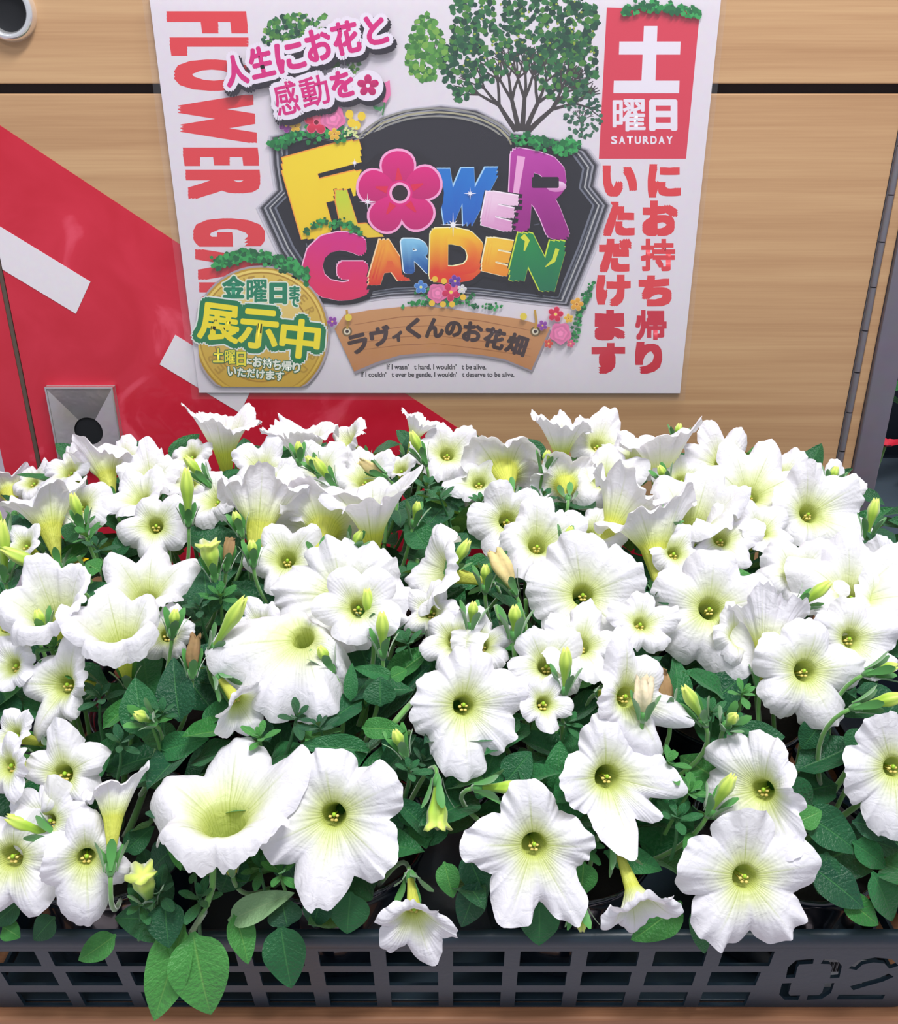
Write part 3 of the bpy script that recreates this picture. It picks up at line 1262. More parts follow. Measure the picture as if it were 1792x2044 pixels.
# --- wooden plank banner
k = Ink('plank_banner', -.0026)
arc_t = [(687, 628), (740, 618), (800, 612), (848, 611), (900, 616), (947, 624), (1036, 636), (1098, 653)]
arc_b = [(1060, 738), (1006, 716), (960, 708), (910, 703), (860, 703), (800, 708), (752, 722), (707, 741), (668, 656)]
k.poly([(x + 2, y + 5) for x, y in arc_t + arc_b], (150, 140, 150))
k.up()
k.poly(arc_t + arc_b, (206, 150, 98), (190, 128, 78))
k.up()
for dy in (18, 38, 58, 74):
    k.stroke([(700 + dy * .2, 632 + dy * .9), (800, 614 + dy), (870, 611 + dy), (960, 622 + dy), (1066 - dy * .1, 644 + dy * .9)], [1, 2, 1, 2, 1], (166, 108, 66))
k.up()
BR = (62, 42, 44)
for ch, a, b, c2_, d2, an in (('ラ', 697, 668, 733, 703, 14), ('ヴ', 740, 652, 778, 688, 10), ('ィ', 784, 662, 802, 680, 6), ('く', 812, 636, 838, 674, 3), ('ん', 850, 636, 884, 672, 0),
                              ('の', 890, 642, 920, 670, -3), ('お', 925, 644, 961, 680, -8), ('花', 967, 656, 1006, 694, -14), ('畑', 1012, 668, 1050, 706, -18)):
    k.glyph(ch, rq((a + c2_) / 2, (b + d2) / 2, c2_ - a, d2 - b, an), BR, bold=2.4)
for x in (693, 1068):
    k.disc(x, 661, 10, 10, (120, 96, 60))
    k.up()
    k.disc(x, 661, 6.5, 6.5, (226, 216, 190))
    k.up()
    k.disc(x, 661, 3.4, 3.4, (60, 44, 40))
    k.stroke([(x - 1, 618), (x + 2, 640), (x, 656)], 4.5, (196, 152, 60))
    k.up()
k.build()
k = Ink('small_print', -.00004)
for t, a, c2_, y in (("If I wasn’   t hard, I wouldn’   t be alive.", 772, 970, 733), ("If I couldn’   t ever be gentle, I wouldn’   t deserve to be alive.", 720, 1026, 749)):
    k.glyph(t, bx(a, y - 6, c2_, y + 6), (56, 52, 62), bold=.35)
k.build()

# ------------------------------------------------------------ crate
YB, YT, ZT = at_z(896, 2008, 0).y, .331, .072
crate = empty('plant_crate', (0, YB, 0), 'blue-black slotted plastic plant crate with a stencilled 02 cut into its front', 'crate')
lean = (YT - YB) / ZT                  # the front leans outwards towards the rim


def front_pt(px, py):
    """photo pixel -> (x, s) on the leaning front, s = height"""
    d = ray(px, py)
    t = .3
    # plane: y = YB + lean*z
    t = (YB + lean * CAMZ - 0) / (d.y - lean * d.z) if True else t
    p = CAM + d * t
    return p.x, p.z


def panel(name, outline, holes, thick, m, placer, parent):
    cu = bpy.data.curves.new('p', 'CURVE')
    cu.dimensions = '2D'
    cu.fill_mode = 'BOTH'
    cu.extrude = thick / 2
    for P in [outline] + holes:
        sp = cu.splines.new('POLY')
        sp.points.add(len(P) - 1)
        for i, (x, y) in enumerate(P):
            sp.points[i].co = (x, y, 0, 1)
        sp.use_cyclic_u = True
    o = bpy.data.objects.new('p', cu)
    COL.objects.link(o)
    bpy.context.view_layer.update()
    me = bpy.data.meshes.new_from_object(o.evaluated_get(bpy.context.evaluated_depsgraph_get()))
    bpy.data.objects.remove(o)
    me.name = name
    for v in me.vertices:
        v.co = placer(v.co.x, v.co.y, v.co.z)
    me.materials.clear()
    me.materials.append(m)
    me.update()
    return link(name, me, parent)


XL, XR = front_pt(-24, 2000)[0], front_pt(1806, 2000)[0]
XLt, XRt = XL - .010, XR + .010
zr = .0625                              # underside of the rim


def fplace(x, z, t):
    return Vector((x, lean * z + .0 + t, z))


def rounded(x0, x1, z0, z1, dx, r=.007, n=5):
    P = []
    for k_ in range(n + 1):
        a = math.pi + math.pi / 2 * k_ / n
        P.append((x0 + r + r * math.cos(a), z0 + r + r * math.sin(a)))
    for k_ in range(n + 1):
        a = -math.pi / 2 + math.pi / 2 * k_ / n
        P.append((x1 - r + r * math.cos(a), z0 + r + r * math.sin(a)))
    P += [(x1 + dx, z1), (x0 - dx, z1)]
    return P


holes = []
rows = [(1896, 1925, 1), (1937, 1964, .957), (1977, 2004, .925)]
for r_, (ya, yb, sc) in enumerate(rows):
    for j in range(-2, 11):
        xa = (97 + 134.5 * j - 905)
        xb = xa + 103 + (4 if j < 1 else 0)
        sa, sb = sc, sc - .018
        if 0 <= r_:
            q_ = [front_pt(905 + xa * sa, ya), front_pt(905 + xb * sa, ya), front_pt(905 + xb * sb, yb), front_pt(905 + xa * sb, yb)]
        if q_[3][0] < XL + .004:
            continue
        holes.append(q_)


def zz(px, py):      # crop pixels of the right-hand detail to photo pixels
    return front_pt(1172 + px / 2.89, 1544 + py / 2.89)


def stroke_poly(pts, w):
    P = [zz(*p) for p in pts]
    L, Rr = [], []
    n = len(P)
    for i, p in enumerate(P):
        a, b = P[max(i - 1, 0)], P[min(i + 1, n - 1)]
        dx, dy = b[0] - a[0], b[1] - a[1]
        l = math.hypot(dx, dy)
        L.append((p[0] - dy / l * w / 2, p[1] + dx / l * w / 2))
        Rr.append((p[0] + dy / l * w / 2, p[1] - dx / l * w / 2))
    return L + Rr[::-1]


SW = .0050
for st in ([(1168, 1170), (1180, 1110), (1210, 1080), (1300, 1074)],
           [(1352, 1074), (1415, 1078), (1436, 1105), (1422, 1170)],
           [(1146, 1200), (1130, 1262), (1150, 1284), (1218, 1284)],
           [(1264, 1284), (1340, 1280), (1376, 1255), (1394, 1200)],
           [(1524, 1120), (1570, 1082), (1650, 1066), (1730, 1074), (1764, 1108)],
           [(1748, 1154), (1690, 1180), (1600, 1205), (1520, 1230)],
           [(1440, 1280), (1570, 1280), (1706, 1280)]):
    holes.append(stroke_poly(st, SW))
fr = panel('front_panel', rounded(XL, XR, .0006, zr, .0087), holes, .002, M_CRATE, fplace, crate)
# the other three sides
YD = .375                                # depth of the crate
sh = []
for r_ in range(3):
    for j in range(9):
        sh.append([(.014 + j * .039, .006 + r_ * .018), (.014 + j * .039 + .030, .006 + r_ * .018), (.014 + j * .039 + .030, .018 + r_ * .018), (.014 + j * .039, .018 + r_ * .018)])
for sgn, X in ((-1, XL), (1, XR)):
    panel('side_panel', [(.004, .0006), (YD - .004, .0006), (YD - .004, zr), (.004, zr)], sh, .002, M_CRATE, lambda x, y, t, sgn=sgn, X=X: Vector((X + sgn * (y * .14) + t, x + lean * y * 0, y)), crate)
bh = [[(a, b), (a + .027, b), (a + .027, b + .012), (a, b + .012)] for a in [XL + .012 + .0345 * j for j in range(14)] for b in (.006, .024, .042)]
panel('back_panel', rounded(XL, XR, .0006, zr, .0087), bh, .002, M_CRATE, lambda x, y, t: Vector((x, YD - lean * y + t, y)), crate)
link('base', box(XL + .002, XR - .002, .002, YD - .002, .0006, .0026, M_CRATE, 'base', .0004), crate)
# rim: rounded band running round the top
ro = [(XLt, lean * ZT), (XRt, lean * ZT), (XRt, YD - lean * ZT), (XLt, YD - lean * ZT)]


def corner_loop(P, r, n=5):
    out = []
    sg = [(1, 1), (-1, 1), (-1, -1), (1, -1)]
    for i, (x, y) in enumerate(P):
        cx0, cy0 = x + sg[i][0] * r, y + sg[i][1] * r
        a0 = [math.pi, 1.5 * math.pi, 0, .5 * math.pi][i]
        for j in range(n + 1):
            a = a0 + math.pi / 2 * j / n
            out.append((cx0 + r * math.cos(a), cy0 + r * math.sin(a)))
    return out


def prof_loop(name, prof, r0, m, parent):
    loops = []
    for off, z_ in prof:
        P = [(XLt + off, lean * ZT + off), (XRt - off, lean * ZT + off), (XRt - off, YD - lean * ZT - off), (XLt + off, YD - lean * ZT - off)]
        loops.append([(x, y, z_) for x, y in corner_loop(P, max(r0 - off, .002))])
    n = len(loops[0])
    V = [v for l in loops for v in l]
    Fc = []
    K = len(loops)
    for i in range(K):
        i2 = (i + 1) % K
        for j in range(n):
            j2 = (j + 1) % n
            Fc.append((i * n + j, i * n + j2, i2 * n + j2, i2 * n + j))
    return link(name, pymesh(name, V, Fc, m), parent)


rim = prof_loop('rim', [(.0012, zr - .001), (-.0006, zr + .0006), (-.0008, ZT - .0012), (.0006, ZT), (.0036, ZT + .0002), (.0052, ZT - .0012), (.0054, ZT - .005), (.0044, ZT - .005), (.0036, ZT - .0022), (.003, zr - .001)], .012, M_CRATE, crate)
rim['label'] = 'rounded top rim of the crate'

# ------------------------------------------------------------ pots and plants
plants = []
NXP, NYP = 4, 3
pxs = [-.195, -.065, .065, .195]
pys = [YT + .066, YT + .187, YT + .303]
ROW = ['front', 'middle', 'back']
COLN = ['leftmost', 'left of centre', 'right of centre', 'rightmost']
EXTRA = {(0, 0): 'above two long hanging leaves', (0, 1): 'above a small nodding bloom', (0, 2): 'with a star-shaped bloom', (0, 3): 'above the stencilled 02',
         (1, 0): 'with loose green buds', (1, 1): 'with a broad drooping bloom', (1, 2): 'with papery dried petal', (1, 3): 'with round open blooms',
         (2, 0): 'before the lock plate', (2, 1): 'below the poster', (2, 2): 'below the poster', (2, 3): 'before the hinge'}


def pot_me():
    prof = [(.034, .001), (.040, .006), (.0435, .030), (.049, .066), (.052, .078), (.0535, .0785), (.0535, .074), (.0525, .0735), (.0515, .076), (.050, .074)]
    V, Fc = [], []
    seg = 40
    n = len(prof)
    for j in range(seg):
        t = 2 * math.pi * j / seg
        for i, (r, z_) in enumerate(prof):
            w = 1 + (.035 * math.sin(5 * t + 2.2 * i) + .02 * math.sin(11 * t - i)) * (1 if 1 < i < 4 else .15)
            V.append((r * w * math.cos(t), r * w * math.sin(t), z_))
    for j in range(seg):
        j2 = (j + 1) % seg
        for i in range(n - 1):
            Fc.append((j * n + i, j2 * n + i, j2 * n + i + 1, j * n + i + 1))
    return pymesh('pot', V, Fc, M_POT)


def soil_me():
    V, Fc = [(0, 0, .072)], []
    seg, rr = 20, 5
    for i in range(1, rr + 1):
        for j in range(seg):
            t = 2 * math.pi * j / seg
            r = .0498 * i / rr
            V.append((r * math.cos(t), r * math.sin(t), .07 + rnd.uniform(-.0015, .0015)))
    for j in range(seg):
        Fc.append((0, 1 + j, 1 + (j + 1) % seg))
        for i in range(rr - 1):
            a = 1 + i * seg
            Fc.append((a + j, a + seg + j, a + seg + (j + 1) % seg, a + (j + 1) % seg))
    return pymesh('soil', V, Fc, M_SOIL)


POT, SOIL = pot_me(), soil_me()
POTZ = .0028
for iy in range(NYP):
    for ix in range(NXP):
        p = empty('petunia_plant', (pxs[ix], pys[iy], POTZ),
                  'white petunia %s in the crate\'s %s row, %s' % (COLN[ix], ROW[iy], EXTRA[(iy, ix)]), 'plant', 'potted white petunias in the crate')
        link('pot', POT, p)
        link('soil', SOIL, p)
        plants.append(p)


def nearest(P, yb=0):
    return min(plants, key=lambda p: (p.location.x - P.x) ** 2 + (p.location.y + .0 - P.y) ** 2)


def frame_from(n, up=Vector((0, 0, 1)), spin=0.0):
    z = n.normalized()
    x = CR - z * CR.dot(z)
    if x.length < .2:
        x = CU - z * CU.dot(z)
    x.normalize()
    y = z.cross(x)
    M = Matrix((x, y, z)).transposed().to_4x4()
    return M


def view_vec(nx, ny, nz):
    return (CR * nx + CU * ny - CF * nz).normalized()


# ------------------------------------------------------------ petunia corolla
def corolla(Rr, L, rt, lobes, notch, npow, cup, reflex, fold, ruf, asym, seed, NA=100, NR=15, curve=0.0, jag=.03, cpow=2.0, tb=.40):
    g = np.random.default_rng(seed)
    ang = np.radians(np.array([l[0] for l in lobes], float))
    rad = np.array([l[1] for l in lobes], float)
    o = np.argsort(ang % (2 * np.pi))
    ang, rad = (ang % (2 * np.pi))[o], rad[o]
    nl = len(ang)
    rfl = reflex * g.uniform(.3, 1.7, nl)
    cupk = cup * g.uniform(.8, 1.2, nl)
    th = np.linspace(0, 2 * np.pi, NA, endpoint=False)
    d = (th[:, None] - ang[None] + np.pi) % (2 * np.pi) - np.pi
    nxt = np.roll(ang, -1) - ang
    nxt = np.where(nxt <= 0, nxt + 2 * np.pi, nxt)
    prv = np.roll(nxt, 1)
    X = np.where(d >= 0, d / (nxt / 2), d / (prv / 2))
    k_ = np.argmin(np.abs(X), axis=1)
    x = X[np.arange(NA), k_]
    x = np.clip(x, -1, 1)
    j_ = np.where(x >= 0, (k_ + 1) % nl, (k_ - 1) % nl)
    w = .5 * (1 - np.cos(np.pi * np.abs(x))) * .5

    def blend(a):
        return a[k_] * (1 - w) + a[j_] * w
    Rl, rf, cp = blend(rad), blend(rfl), blend(cupk)
    ax = np.abs(x)
    edge = Rr * Rl * (1 - notch * ax ** npow)
    jg = sum(g.normal(0, 1) * np.sin(k * th + g.uniform(0, 6.28)) / k ** .35 for k in (11, 17, 23, 31, 41))
    edge = edge * (1 + jag * .42 * jg)
    t0 = .27
    NT = 6
    ts = np.concatenate([np.linspace(0, t0, NT, endpoint=False), t0 + (1 - t0) * np.linspace(0, 1, NR) ** .9])
    rfk = sum(g.normal(0, 1) * np.sin(k * th + g.uniform(0, 6.28)) / k ** .5 for k in (6, 8, 11, 13, 17, 22))
    rfh = sum(g.normal(0, 1) * np.sin(k * th + g.uniform(0, 6.28)) / k ** .5 for k in (19, 23, 29, 34))
    rfk2 = sum(g.normal(0, 1) * np.sin(k * th + g.uniform(0, 6.28)) / k ** .5 for k in (7, 10, 14, 19, 26))
    ph = g.uniform(0, 6.28)
    V, A = [], []
    for t in ts:
        if t < t0 - 1e-9:
            q = t / t0
            r = np.full(NA, rt * (tb + (1 - tb) * q ** 1.3)) * (1 + .04 * np.cos(5 * th))
            z = np.full(NA, -L * (1 - q))
            cx = curve * L * (1 - q) ** 2
            V.append(np.stack([r * np.cos(th), r * np.sin(th) - cx, z], 1))
        else:
            s = (t - t0) / (1 - t0)
            r = rt + (edge - rt) * s
            z = Rr * cp * (1 - (1 - s) ** cpow) + Rr * (-rf * s ** 3.2 + fold * s ** 1.4 * np.cos(np.pi * x) * .5 + ruf * .5 * s ** 3 * rfk + .55 * ruf * s ** 6 * rfh + .25 * ruf * s ** 1.6 * rfk2 + asym * s ** 2 * np.cos(th - ph))
            r = r * (1 - .22 * np.abs(rf) * s ** 3 + .06 * ruf * s ** 3 * rfk2 * 4)
            tw = th + .05 * s ** 2 * rfk2 * ruf * 6
            V.append(np.stack([r * np.cos(tw), r * np.sin(tw), z], 1))
        A.append(np.stack([ax, np.full(NA, t), np.full(NA, (seed % 97) / 97)], 1))
    V = np.concatenate(V)
    A = np.concatenate(A)
    n = len(ts)
    i, j = np.meshgrid(np.arange(n - 1), np.arange(NA), indexing='ij')
    j2 = (j + 1) % NA
    Q = np.stack([i * NA + j, i * NA + j2, (i + 1) * NA + j2, (i + 1) * NA + j], -1).reshape(-1, 4)
    return mesh_np('flower', V, Q, M_PETAL, A)


def stamens_me():
    P = []

    def ball(c, r, sx=1.0):
        V, Fc = [], []
        for i in range(5):
            p = math.pi * (i + .5) / 5
            for j in range(8):
                t = 2 * math.pi * j / 8
                V.append((c[0] + r * math.sin(p) * math.cos(t) * sx, c[1] + r * math.sin(p) * math.sin(t), c[2] + r * math.cos(p)))
        for i in range(4):
            for j in range(8):
                Fc.append((i * 8 + j, (i + 1) * 8 + j, (i + 1) * 8 + (j + 1) % 8, i * 8 + (j + 1) % 8))
        Fc += [tuple(range(8)), tuple(range(39, 31, -1))]
        return V, Fc
    an = []
    for k in range(5):
        a = 2 * math.pi * k / 5 + .4
        r = .0022 if k % 2 else .0027
        an.append(ball((r * math.cos(a), r * math.sin(a), .0004 * (k % 3) - .0008), .00105, 1.4))
        an.append(tube_vf([(r * .5 * math.cos(a), r * .5 * math.sin(a), -.016), (r * math.cos(a), r * math.sin(a), -.001)], .0003, 5))
    V, Fc = join_np(an)
    me1 = pymesh('stamens', V, Fc, M_ANTHER)
    V, Fc = join_np([ball((0, 0, .0006), .0013), tube_vf([(0, 0, -.018), (0, 0, .0002)], .0004, 6)])
    me2 = pymesh('pistil', V, Fc, M_STIGMA)
    return me1, me2


STAM, PIST = stamens_me()


def calyx_me(L=.016, r=.0026, spread=.35, name='calyx'):
    """five narrow sepals round the foot of the flower; axis +z, foot at the origin"""
    V, Fc, A = [], [], []
    for k in range(5):
        a = 2 * math.pi * k / 5
        ca, sa = math.cos(a), math.sin(a)
        b = len(V)
        n = 7
        for i in range(n):
            t = i / (n - 1)
            w = .0007 + .0016 * math.sin(math.pi * min(1, t ** 1.35 * .86)) ** .9
            w *= 1 if t < .98 else .45
            rr = r * (1 + .25 * math.sin(t * 3)) + L * spread * t ** 2.2
            z_ = L * t * (1 - .12 * t * spread)
            for s in (-1, 0, 1):
                V.append((rr * ca - s * w * sa + (.0004 * abs(s)) * ca, rr * sa + s * w * ca + (.0004 * abs(s)) * sa, z_))
        for i in range(n - 1):
            for s in range(2):
                q = b + i * 3 + s
                Fc.append((q, q + 1, q + 4, q + 3))
    v2, f2 = tube_vf([(0, 0, -.002), (0, 0, .001), (0, 0, .004)], [.0012, r, r * 1.02], 10)
    V2, F2 = join_np([(V, Fc), (v2, f2)])
    return pymesh(name, V2, F2, M_CALYX)


CALYX = [calyx_me(.014), calyx_me(.015, .0026, .4), calyx_me(.013, .0025, .6)]


def stalk_to(parent, foot_w, dir_w, plant, r=.0011, name='stem', inner=None):
    """stalk from a flower's foot into the plant; parent is the flower or bud object (world matrix inner)"""
    pl = plant.location
    tgt = Vector((pl.x + (foot_w.x - pl.x) * .6, pl.y + (foot_w.y - pl.y) * .6, max(foot_w.z - .055, .078)))
    inv = inner.inverted()
    mid = foot_w + dir_w * .022 + Vector((0, 0, -.004))
    pts = [inv @ q for q in bez(foot_w, mid, tgt, 9)]
    V, Fc = tube_vf(pts, [r * (1 + .25 * i / 8) for i in range(9)], 7)
    link(name, pymesh(name, V, Fc, M_STEM), parent)


def local(plant, Mw):
    return Matrix.Translation(plant.location).inverted() @ Mw


def to_trs(o, M):
    o.matrix_local = M


FL = []


def hits(pts, rad=.97):
    """would any of these points poke through (or lie in front of) a bloom's face?"""
    for inv, Rr, cup in FL:
        for p in pts:
            q = inv @ p
            r = math.hypot(q.x, q.y)
            if r < Rr * rad and -.10 * Rr - .002 < q.z - cup * Rr * (1 - (1 - min(1, r / Rr)) ** 2) < .5 * Rr:
                return True
            if r < .0095 and -.03 < q.z < 0:
                return True
    return False


def flower(px, py, Rp, nx, ny, lobes=None, back=False, spin=None, notch=None, npow=4, cup=None, reflex=None, fold=.24, ruf=None, asym=None, off=0., L=None, NA=128, NR=16, seed=None, jag=.045, ymax=.64, dt=0.0, cpow=2.0, open_throat=True):
    if ny > .74:
        py += .28 * Rp
    P, t = on_mound(px, py, off, ymax)
    dt -= .012 if py > 1380 else .004
    if dt:
        P = P + (P - CAM).normalized() * dt
        t = (P - CAM).dot(CF)
    Rr = Rp * (1.1 if py < 1380 else 1.03) / F * t
    m = nx * nx + ny * ny
    nz = math.sqrt(max(0.0, 1 - m))
    if m > 1:
        s = math.sqrt(m)
        nx, ny = nx / s, ny / s
    if back:
        nz = -back if not isinstance(back, bool) else -nz
    n = view_vec(nx, ny, nz)
    seed = seed if seed is not None else int(px * 7 + py * 13) % 9973
    g = random.Random(seed)
    if notch is None:
        notch = g.uniform(.22, .40)
        npow = g.uniform(1.8, 3.6)
    if reflex is None:
        reflex = g.uniform(.1, .34)
    if ruf is None:
        ruf = g.uniform(.09, .18)
    if asym is None:
        asym = g.uniform(.05, .22)
    if lobes is None:
        sp = spin if spin is not None else g.uniform(0, 72)
        lobes = [(sp + 72 * i + g.uniform(-8, 8), g.uniform(.84, 1.08)) for i in range(5)]
    if ny > .74 and m > .6:
        cup = (cup or .5) + g.uniform(.28, .5)
        cpow = 1.5
        asym = (asym or 0) + g.uniform(.1, .3)
    if cup is None:
        cup = .18 + .5 * m
    L = L or .030 * min(1.15, max(.75, Rr / .03))
    rt = min(.0064, max(.0038, Rr * .185))
    fun = ny > .74 or back
    if fun:
        rt = Rr * .25
        L = max(.024, L)
    me = corolla(Rr, L, rt, lobes, notch, npow, cup, reflex, fold, ruf, asym, seed, NA, NR, jag=jag, cpow=cpow, tb=.22 if fun else .40)
    pl = nearest(P)
    Mw = Matrix.Translation(P) @ frame_from(n)
    FL.append((Mw.inverted(), Rr, cup))
    f = link('flower', me, pl, mw=local(pl, Mw))
    if nz > .2 and not back and open_throat and ny < .75:
        st_ = link('stamens', STAM, f, loc=(0, 0, -.0026))
        st_.scale = (.66, .66, .8)
        st_.location = (0, -.0010, -.0020)
        ps_ = link('pistil', PIST, f, loc=(.0002, .0004, -.0016))
        ps_.scale = (.85, .85, .8)
    foot = Vector((0, 0, -L - .0005))
    link('calyx', g.choice(CALYX), f, loc=foot)
    stalk_to(f, Mw @ foot, -n, pl, inner=Mw)
    return f


# ---- the blooms, front to back: throat pixel, radius, how the face is turned
STAR = dict(notch=.37, npow=1.22, jag=.03)
flower(1487, 1752, 136, 0, .16, [(90, 1.0), (14, 1.06), (-50, 1.02), (-122, 1.08), (166, 1.04)], notch=.3, npow=3.4, cup=.14, reflex=.10, ruf=.10, NA=160, NR=22, dt=-.008)
flower(1522, 1578, 120, -.48, .16, [(75, .95), (10, .55), (-60, 1.05), (190, 1.1), (130, 1.15)], notch=.18, cup=.3, reflex=.3, NA=140, NR=20)
flower(1212, 1552, 142, .08, .14, [(96, .92), (-12, 1.12), (-76, 1.02), (178, .74), (-40, .85)], cup=.2, reflex=.1, NA=160, NR=20, **STAR)
flower(1066, 1688, 140, .02, .1, [(97, .98), (2, .86), (-58, 1.2), (-113, 1.16), (176, 1.08)], cup=.16, reflex=.08, NA=160, NR=20, **STAR)
flower(665, 1628, 150, 0, .22, [(98, .88), (28, 1.0), (-36, 1.02), (-98, 1.16), (-158, .98)], notch=.28, npow=2.6, cup=.22, reflex=.12, NA=160, NR=22)
flower(448, 1588, 178,  .0, .9, [(90, 1.1), (30, 1.05), (-38, .72), (-140, .72), (154, 1.05)], notch=.22, npow=3, cup=.02, off=.006, seed=3986, reflex=.28, ruf=.08, asym=.0, NA=160, NR=22)
flower(126, 1546, 104, .02, .2, [(100, 1.12), (28, .98), (-40, .85), (-110, .9), (165, .8)], **STAR)
flower(22, 1712, 128, -.02, .14, [(80, .8), (10, 1.0), (-52, 1.02), (-120, .9), (150, .9)], ruf=.10, NA=130)
flower(172, 1712, 98, .35, .1, [(95, 1.1), (20, .75), (-20, 1.0), (-85, 1.45), (170, .8)], notch=.3, npow=2, cup=.3, reflex=.3, ruf=.08, dt=-.008)
flower(226, 1612, 74, -.12, .8, back=.45, cup=.55, ruf=.09, off=.012)
flower(1784, 1532, 112, -.08, .16, [(110, 1.0), (40, 1), (-32, 1), (-95, 1.25), (185, .96)], notch=.26)
flower(1606, 1340, 108, .02, .2, [(75, 1.0), (8, 1.02), (-66, 1.04), (-140, 1.0), (160, 1.02)], notch=.28, npow=3.4, ruf=.09, NA=150, NR=20)
flower(1416, 1216, 118, -.06, .26, [(85, .98), (10, .92), (-62, 1.18), (-150, .95), (150, .98)], notch=.24, npow=3, NA=150, NR=20)
flower(1163, 1188, 108, -.04, .22, [(98, 1.1), (20, 1.06), (-48, .95), (-115, .9), (170, 1.0)], notch=.18, npow=5, NA=150, NR=20)
flower(1697, 1276, 88, .1, .22, [(88, .9), (12, 1.0), (-50, 1.0), (-120, .9), (150, .95)], notch=.25)
flower(1700, 1192, 124, .02, .66, [(92, .9), (30, 1.05), (-30, .9), (-150, .85), (155, 1.1)], cup=.4)
flower(1770, 1134, 62, .08, .3, notch=.2)
flower(1614, 1026, 106, .04, .34, [(98, .82), (28, .98), (-30, 1.05), (-110, .7), (170, .75)], notch=.2)
flower(1497, 990, 122, .0, .56, [(110, .85), (62, 1.1), (14, 1.02), (-60, .7), (160, .85)], cup=.35)
flower(1443, 928, 84, -.02, .36, [(105, 1.0), (60, .95), (0, .8), (-80, .85), (178, .95)])
flower(1318, 918, 78, -.05, .95, cup=.6, reflex=.3)
flower(1250, 1392, 114, .32, .12, [(98, 1.32), (45, .95), (-22, 1.2), (-62, 1.2), (165, .68)], notch=.36, npow=1.4, cup=.3, reflex=.25, NA=140, NR=18, dt=-.014)
flower(925, 1408, 116, .12, .2, [(80, 1.05), (14, 1.1), (-40, 1.0), (-88, 1.28), (172, .92)], notch=.24, npow=2.6, cup=.24, NA=150, NR=20)
flower(604, 1274, 128, -.05, .62, [(-20, .8), (-70, 1.35), (-120, 1.3), (190, 1.45), (60, .35)], notch=.14, asym=.02, cup=.12, reflex=.55, ruf=.10, NA=140, NR=20, off=.012, open_throat=False)
flower(474, 1398, 70, .62, -.42, notch=.2, cup=.5, ruf=.09, NA=120)
flower(714, 1214, 82, .05, .24, notch=.26, npow=2.5, cup=.34, ruf=.1, NA=130, off=.012, dt=-.01)
flower(684, 1190, 136, -.02, .26, [(100, .85), (50, .9), (-10, 1.0), (-80, .8), (178, 1.0)], notch=.16, npow=5, cup=.2, NA=140, NR=20)
flower(896, 1146, 92, -.86, .22, [(95, 1.1), (20, .8), (-60, .95), (-110, 1.0), (170, .9)], cup=.5, off=.01)
flower(241, 1258, 96, .02, .88, cup=.55, reflex=.35, ruf=.1, NA=130, off=.012)
flower(292, 1196, 104, .08, .72, [(90, 1.0), (40, 1.1), (-40, .7), (-150, .8), (140, 1.0)], cup=.5)
flower(112, 1216, 98, -.02, .78, cup=.5, ruf=.09, off=.01)
flower(130, 1368, 98, -.22, .2, [(60, 1.1), (0, .65), (-112, 1.15), (178, 1.05), (-60, .8)], cup=.3, **STAR)
flower(8, 1250, 74, -.05, .15)
flower(28, 1330, 58, -.3, .3, ruf=.12)
flower(18, 1530, 76, -.35, .2, off=.01)
flower(647, 1058, 108, -.02, .46, back=.75, cup=.35, notch=.2)
flower(517, 1020, 102, .05, .9, back=.2, cup=.5, reflex=.35, NA=130, off=.008)
flower(742, 1030, 92, .0, .86, [(20, 1.1), (90, .9), (160, 1.1), (-90, .8), (-30, .9)], cup=.5, off=.008)
flower(310, 1050, 78, .08, .26, ruf=.09, notch=.26, npow=2.5)
flower(284, 1000, 66, -.25, .7, ruf=.08)
flower(300, 962, 66, .02, .72)
flower(100, 1030, 82, -.3, .82, back=.25, cup=.55)
flower(162, 1012, 66, .1, .5)
flower(214, 930, 66, -.3, .8, back=.3, cup=.45)
flower(246, 916, 48, .2, .55)
flower(140, 944, 56, -.2, .6)
flower(20, 985, 62, -.35, .5, back=.5)
flower(50, 1090, 50, -.2, .5)
flower(448, 880, 74, .0, .93, cup=.6, ymax=.65)
flower(523, 938, 64, .1, .55)
flower(382, 912, 48, -.1, .6)
flower(618, 890, 70, -.25, .88, cup=.55, ymax=.65)
flower(700, 888, 58, -.55, .6, cup=.5, ymax=.65)
flower(640, 940, 62, .05, .5)
flower(560, 965, 55, -.1, .6)
flower(828, 858, 40, .3, .85, cup=.6, ymax=.65)
flower(892, 908, 70, .1, .5)
flower(1004, 945, 106, -.1, .42, [(78, 1.3), (10, .85), (-50, .8), (-130, .85), (145, .95)], back=.8, cup=.4, notch=.26)
flower(1012, 1040, 84, .12, .2, notch=.28, npow=2.5, ruf=.08)
flower(1072, 1090, 92, .12, .52, [(95, 1.0), (25, 1.0), (-50, .9), (-120, 1.1), (170, .8)], cup=.5)
flower(1120, 880, 64, -.05, .92, cup=.6, ymax=.65)
flower(1192, 890, 68, .1, .55, ymax=.66)
flower(1128, 968, 74, .05, .3, back=.8)
flower(1205, 962, 82, -.05, .62)
flower(1262, 925, 62, .1, .62)
flower(1228, 1020, 90, .42, .78, back=.2, cup=.55)
flower(1305, 1066, 100, -.05, .84, back=.3, cup=.5, ruf=.1)
flower(1382, 1022, 92, .02, .8, cup=.5)
flower(1345, 1105, 64, .1, .5)
flower(1438, 1078, 72, .05, .5, ruf=.13, notch=.35, npow=2)
flower(1520, 1062, 62, .15, .6, ruf=.1)
flower(1588, 1150, 88, -.08, .55)
flower(1278, 1246, 66, .1, .55)
flower(905, 1278, 76, -.2, .4, ruf=.12, notch=.3)
flower(962, 1288, 66, .1, .5, ruf=.12)
flower(1090, 1330, 88, .0, .5, ruf=.13, notch=.3)
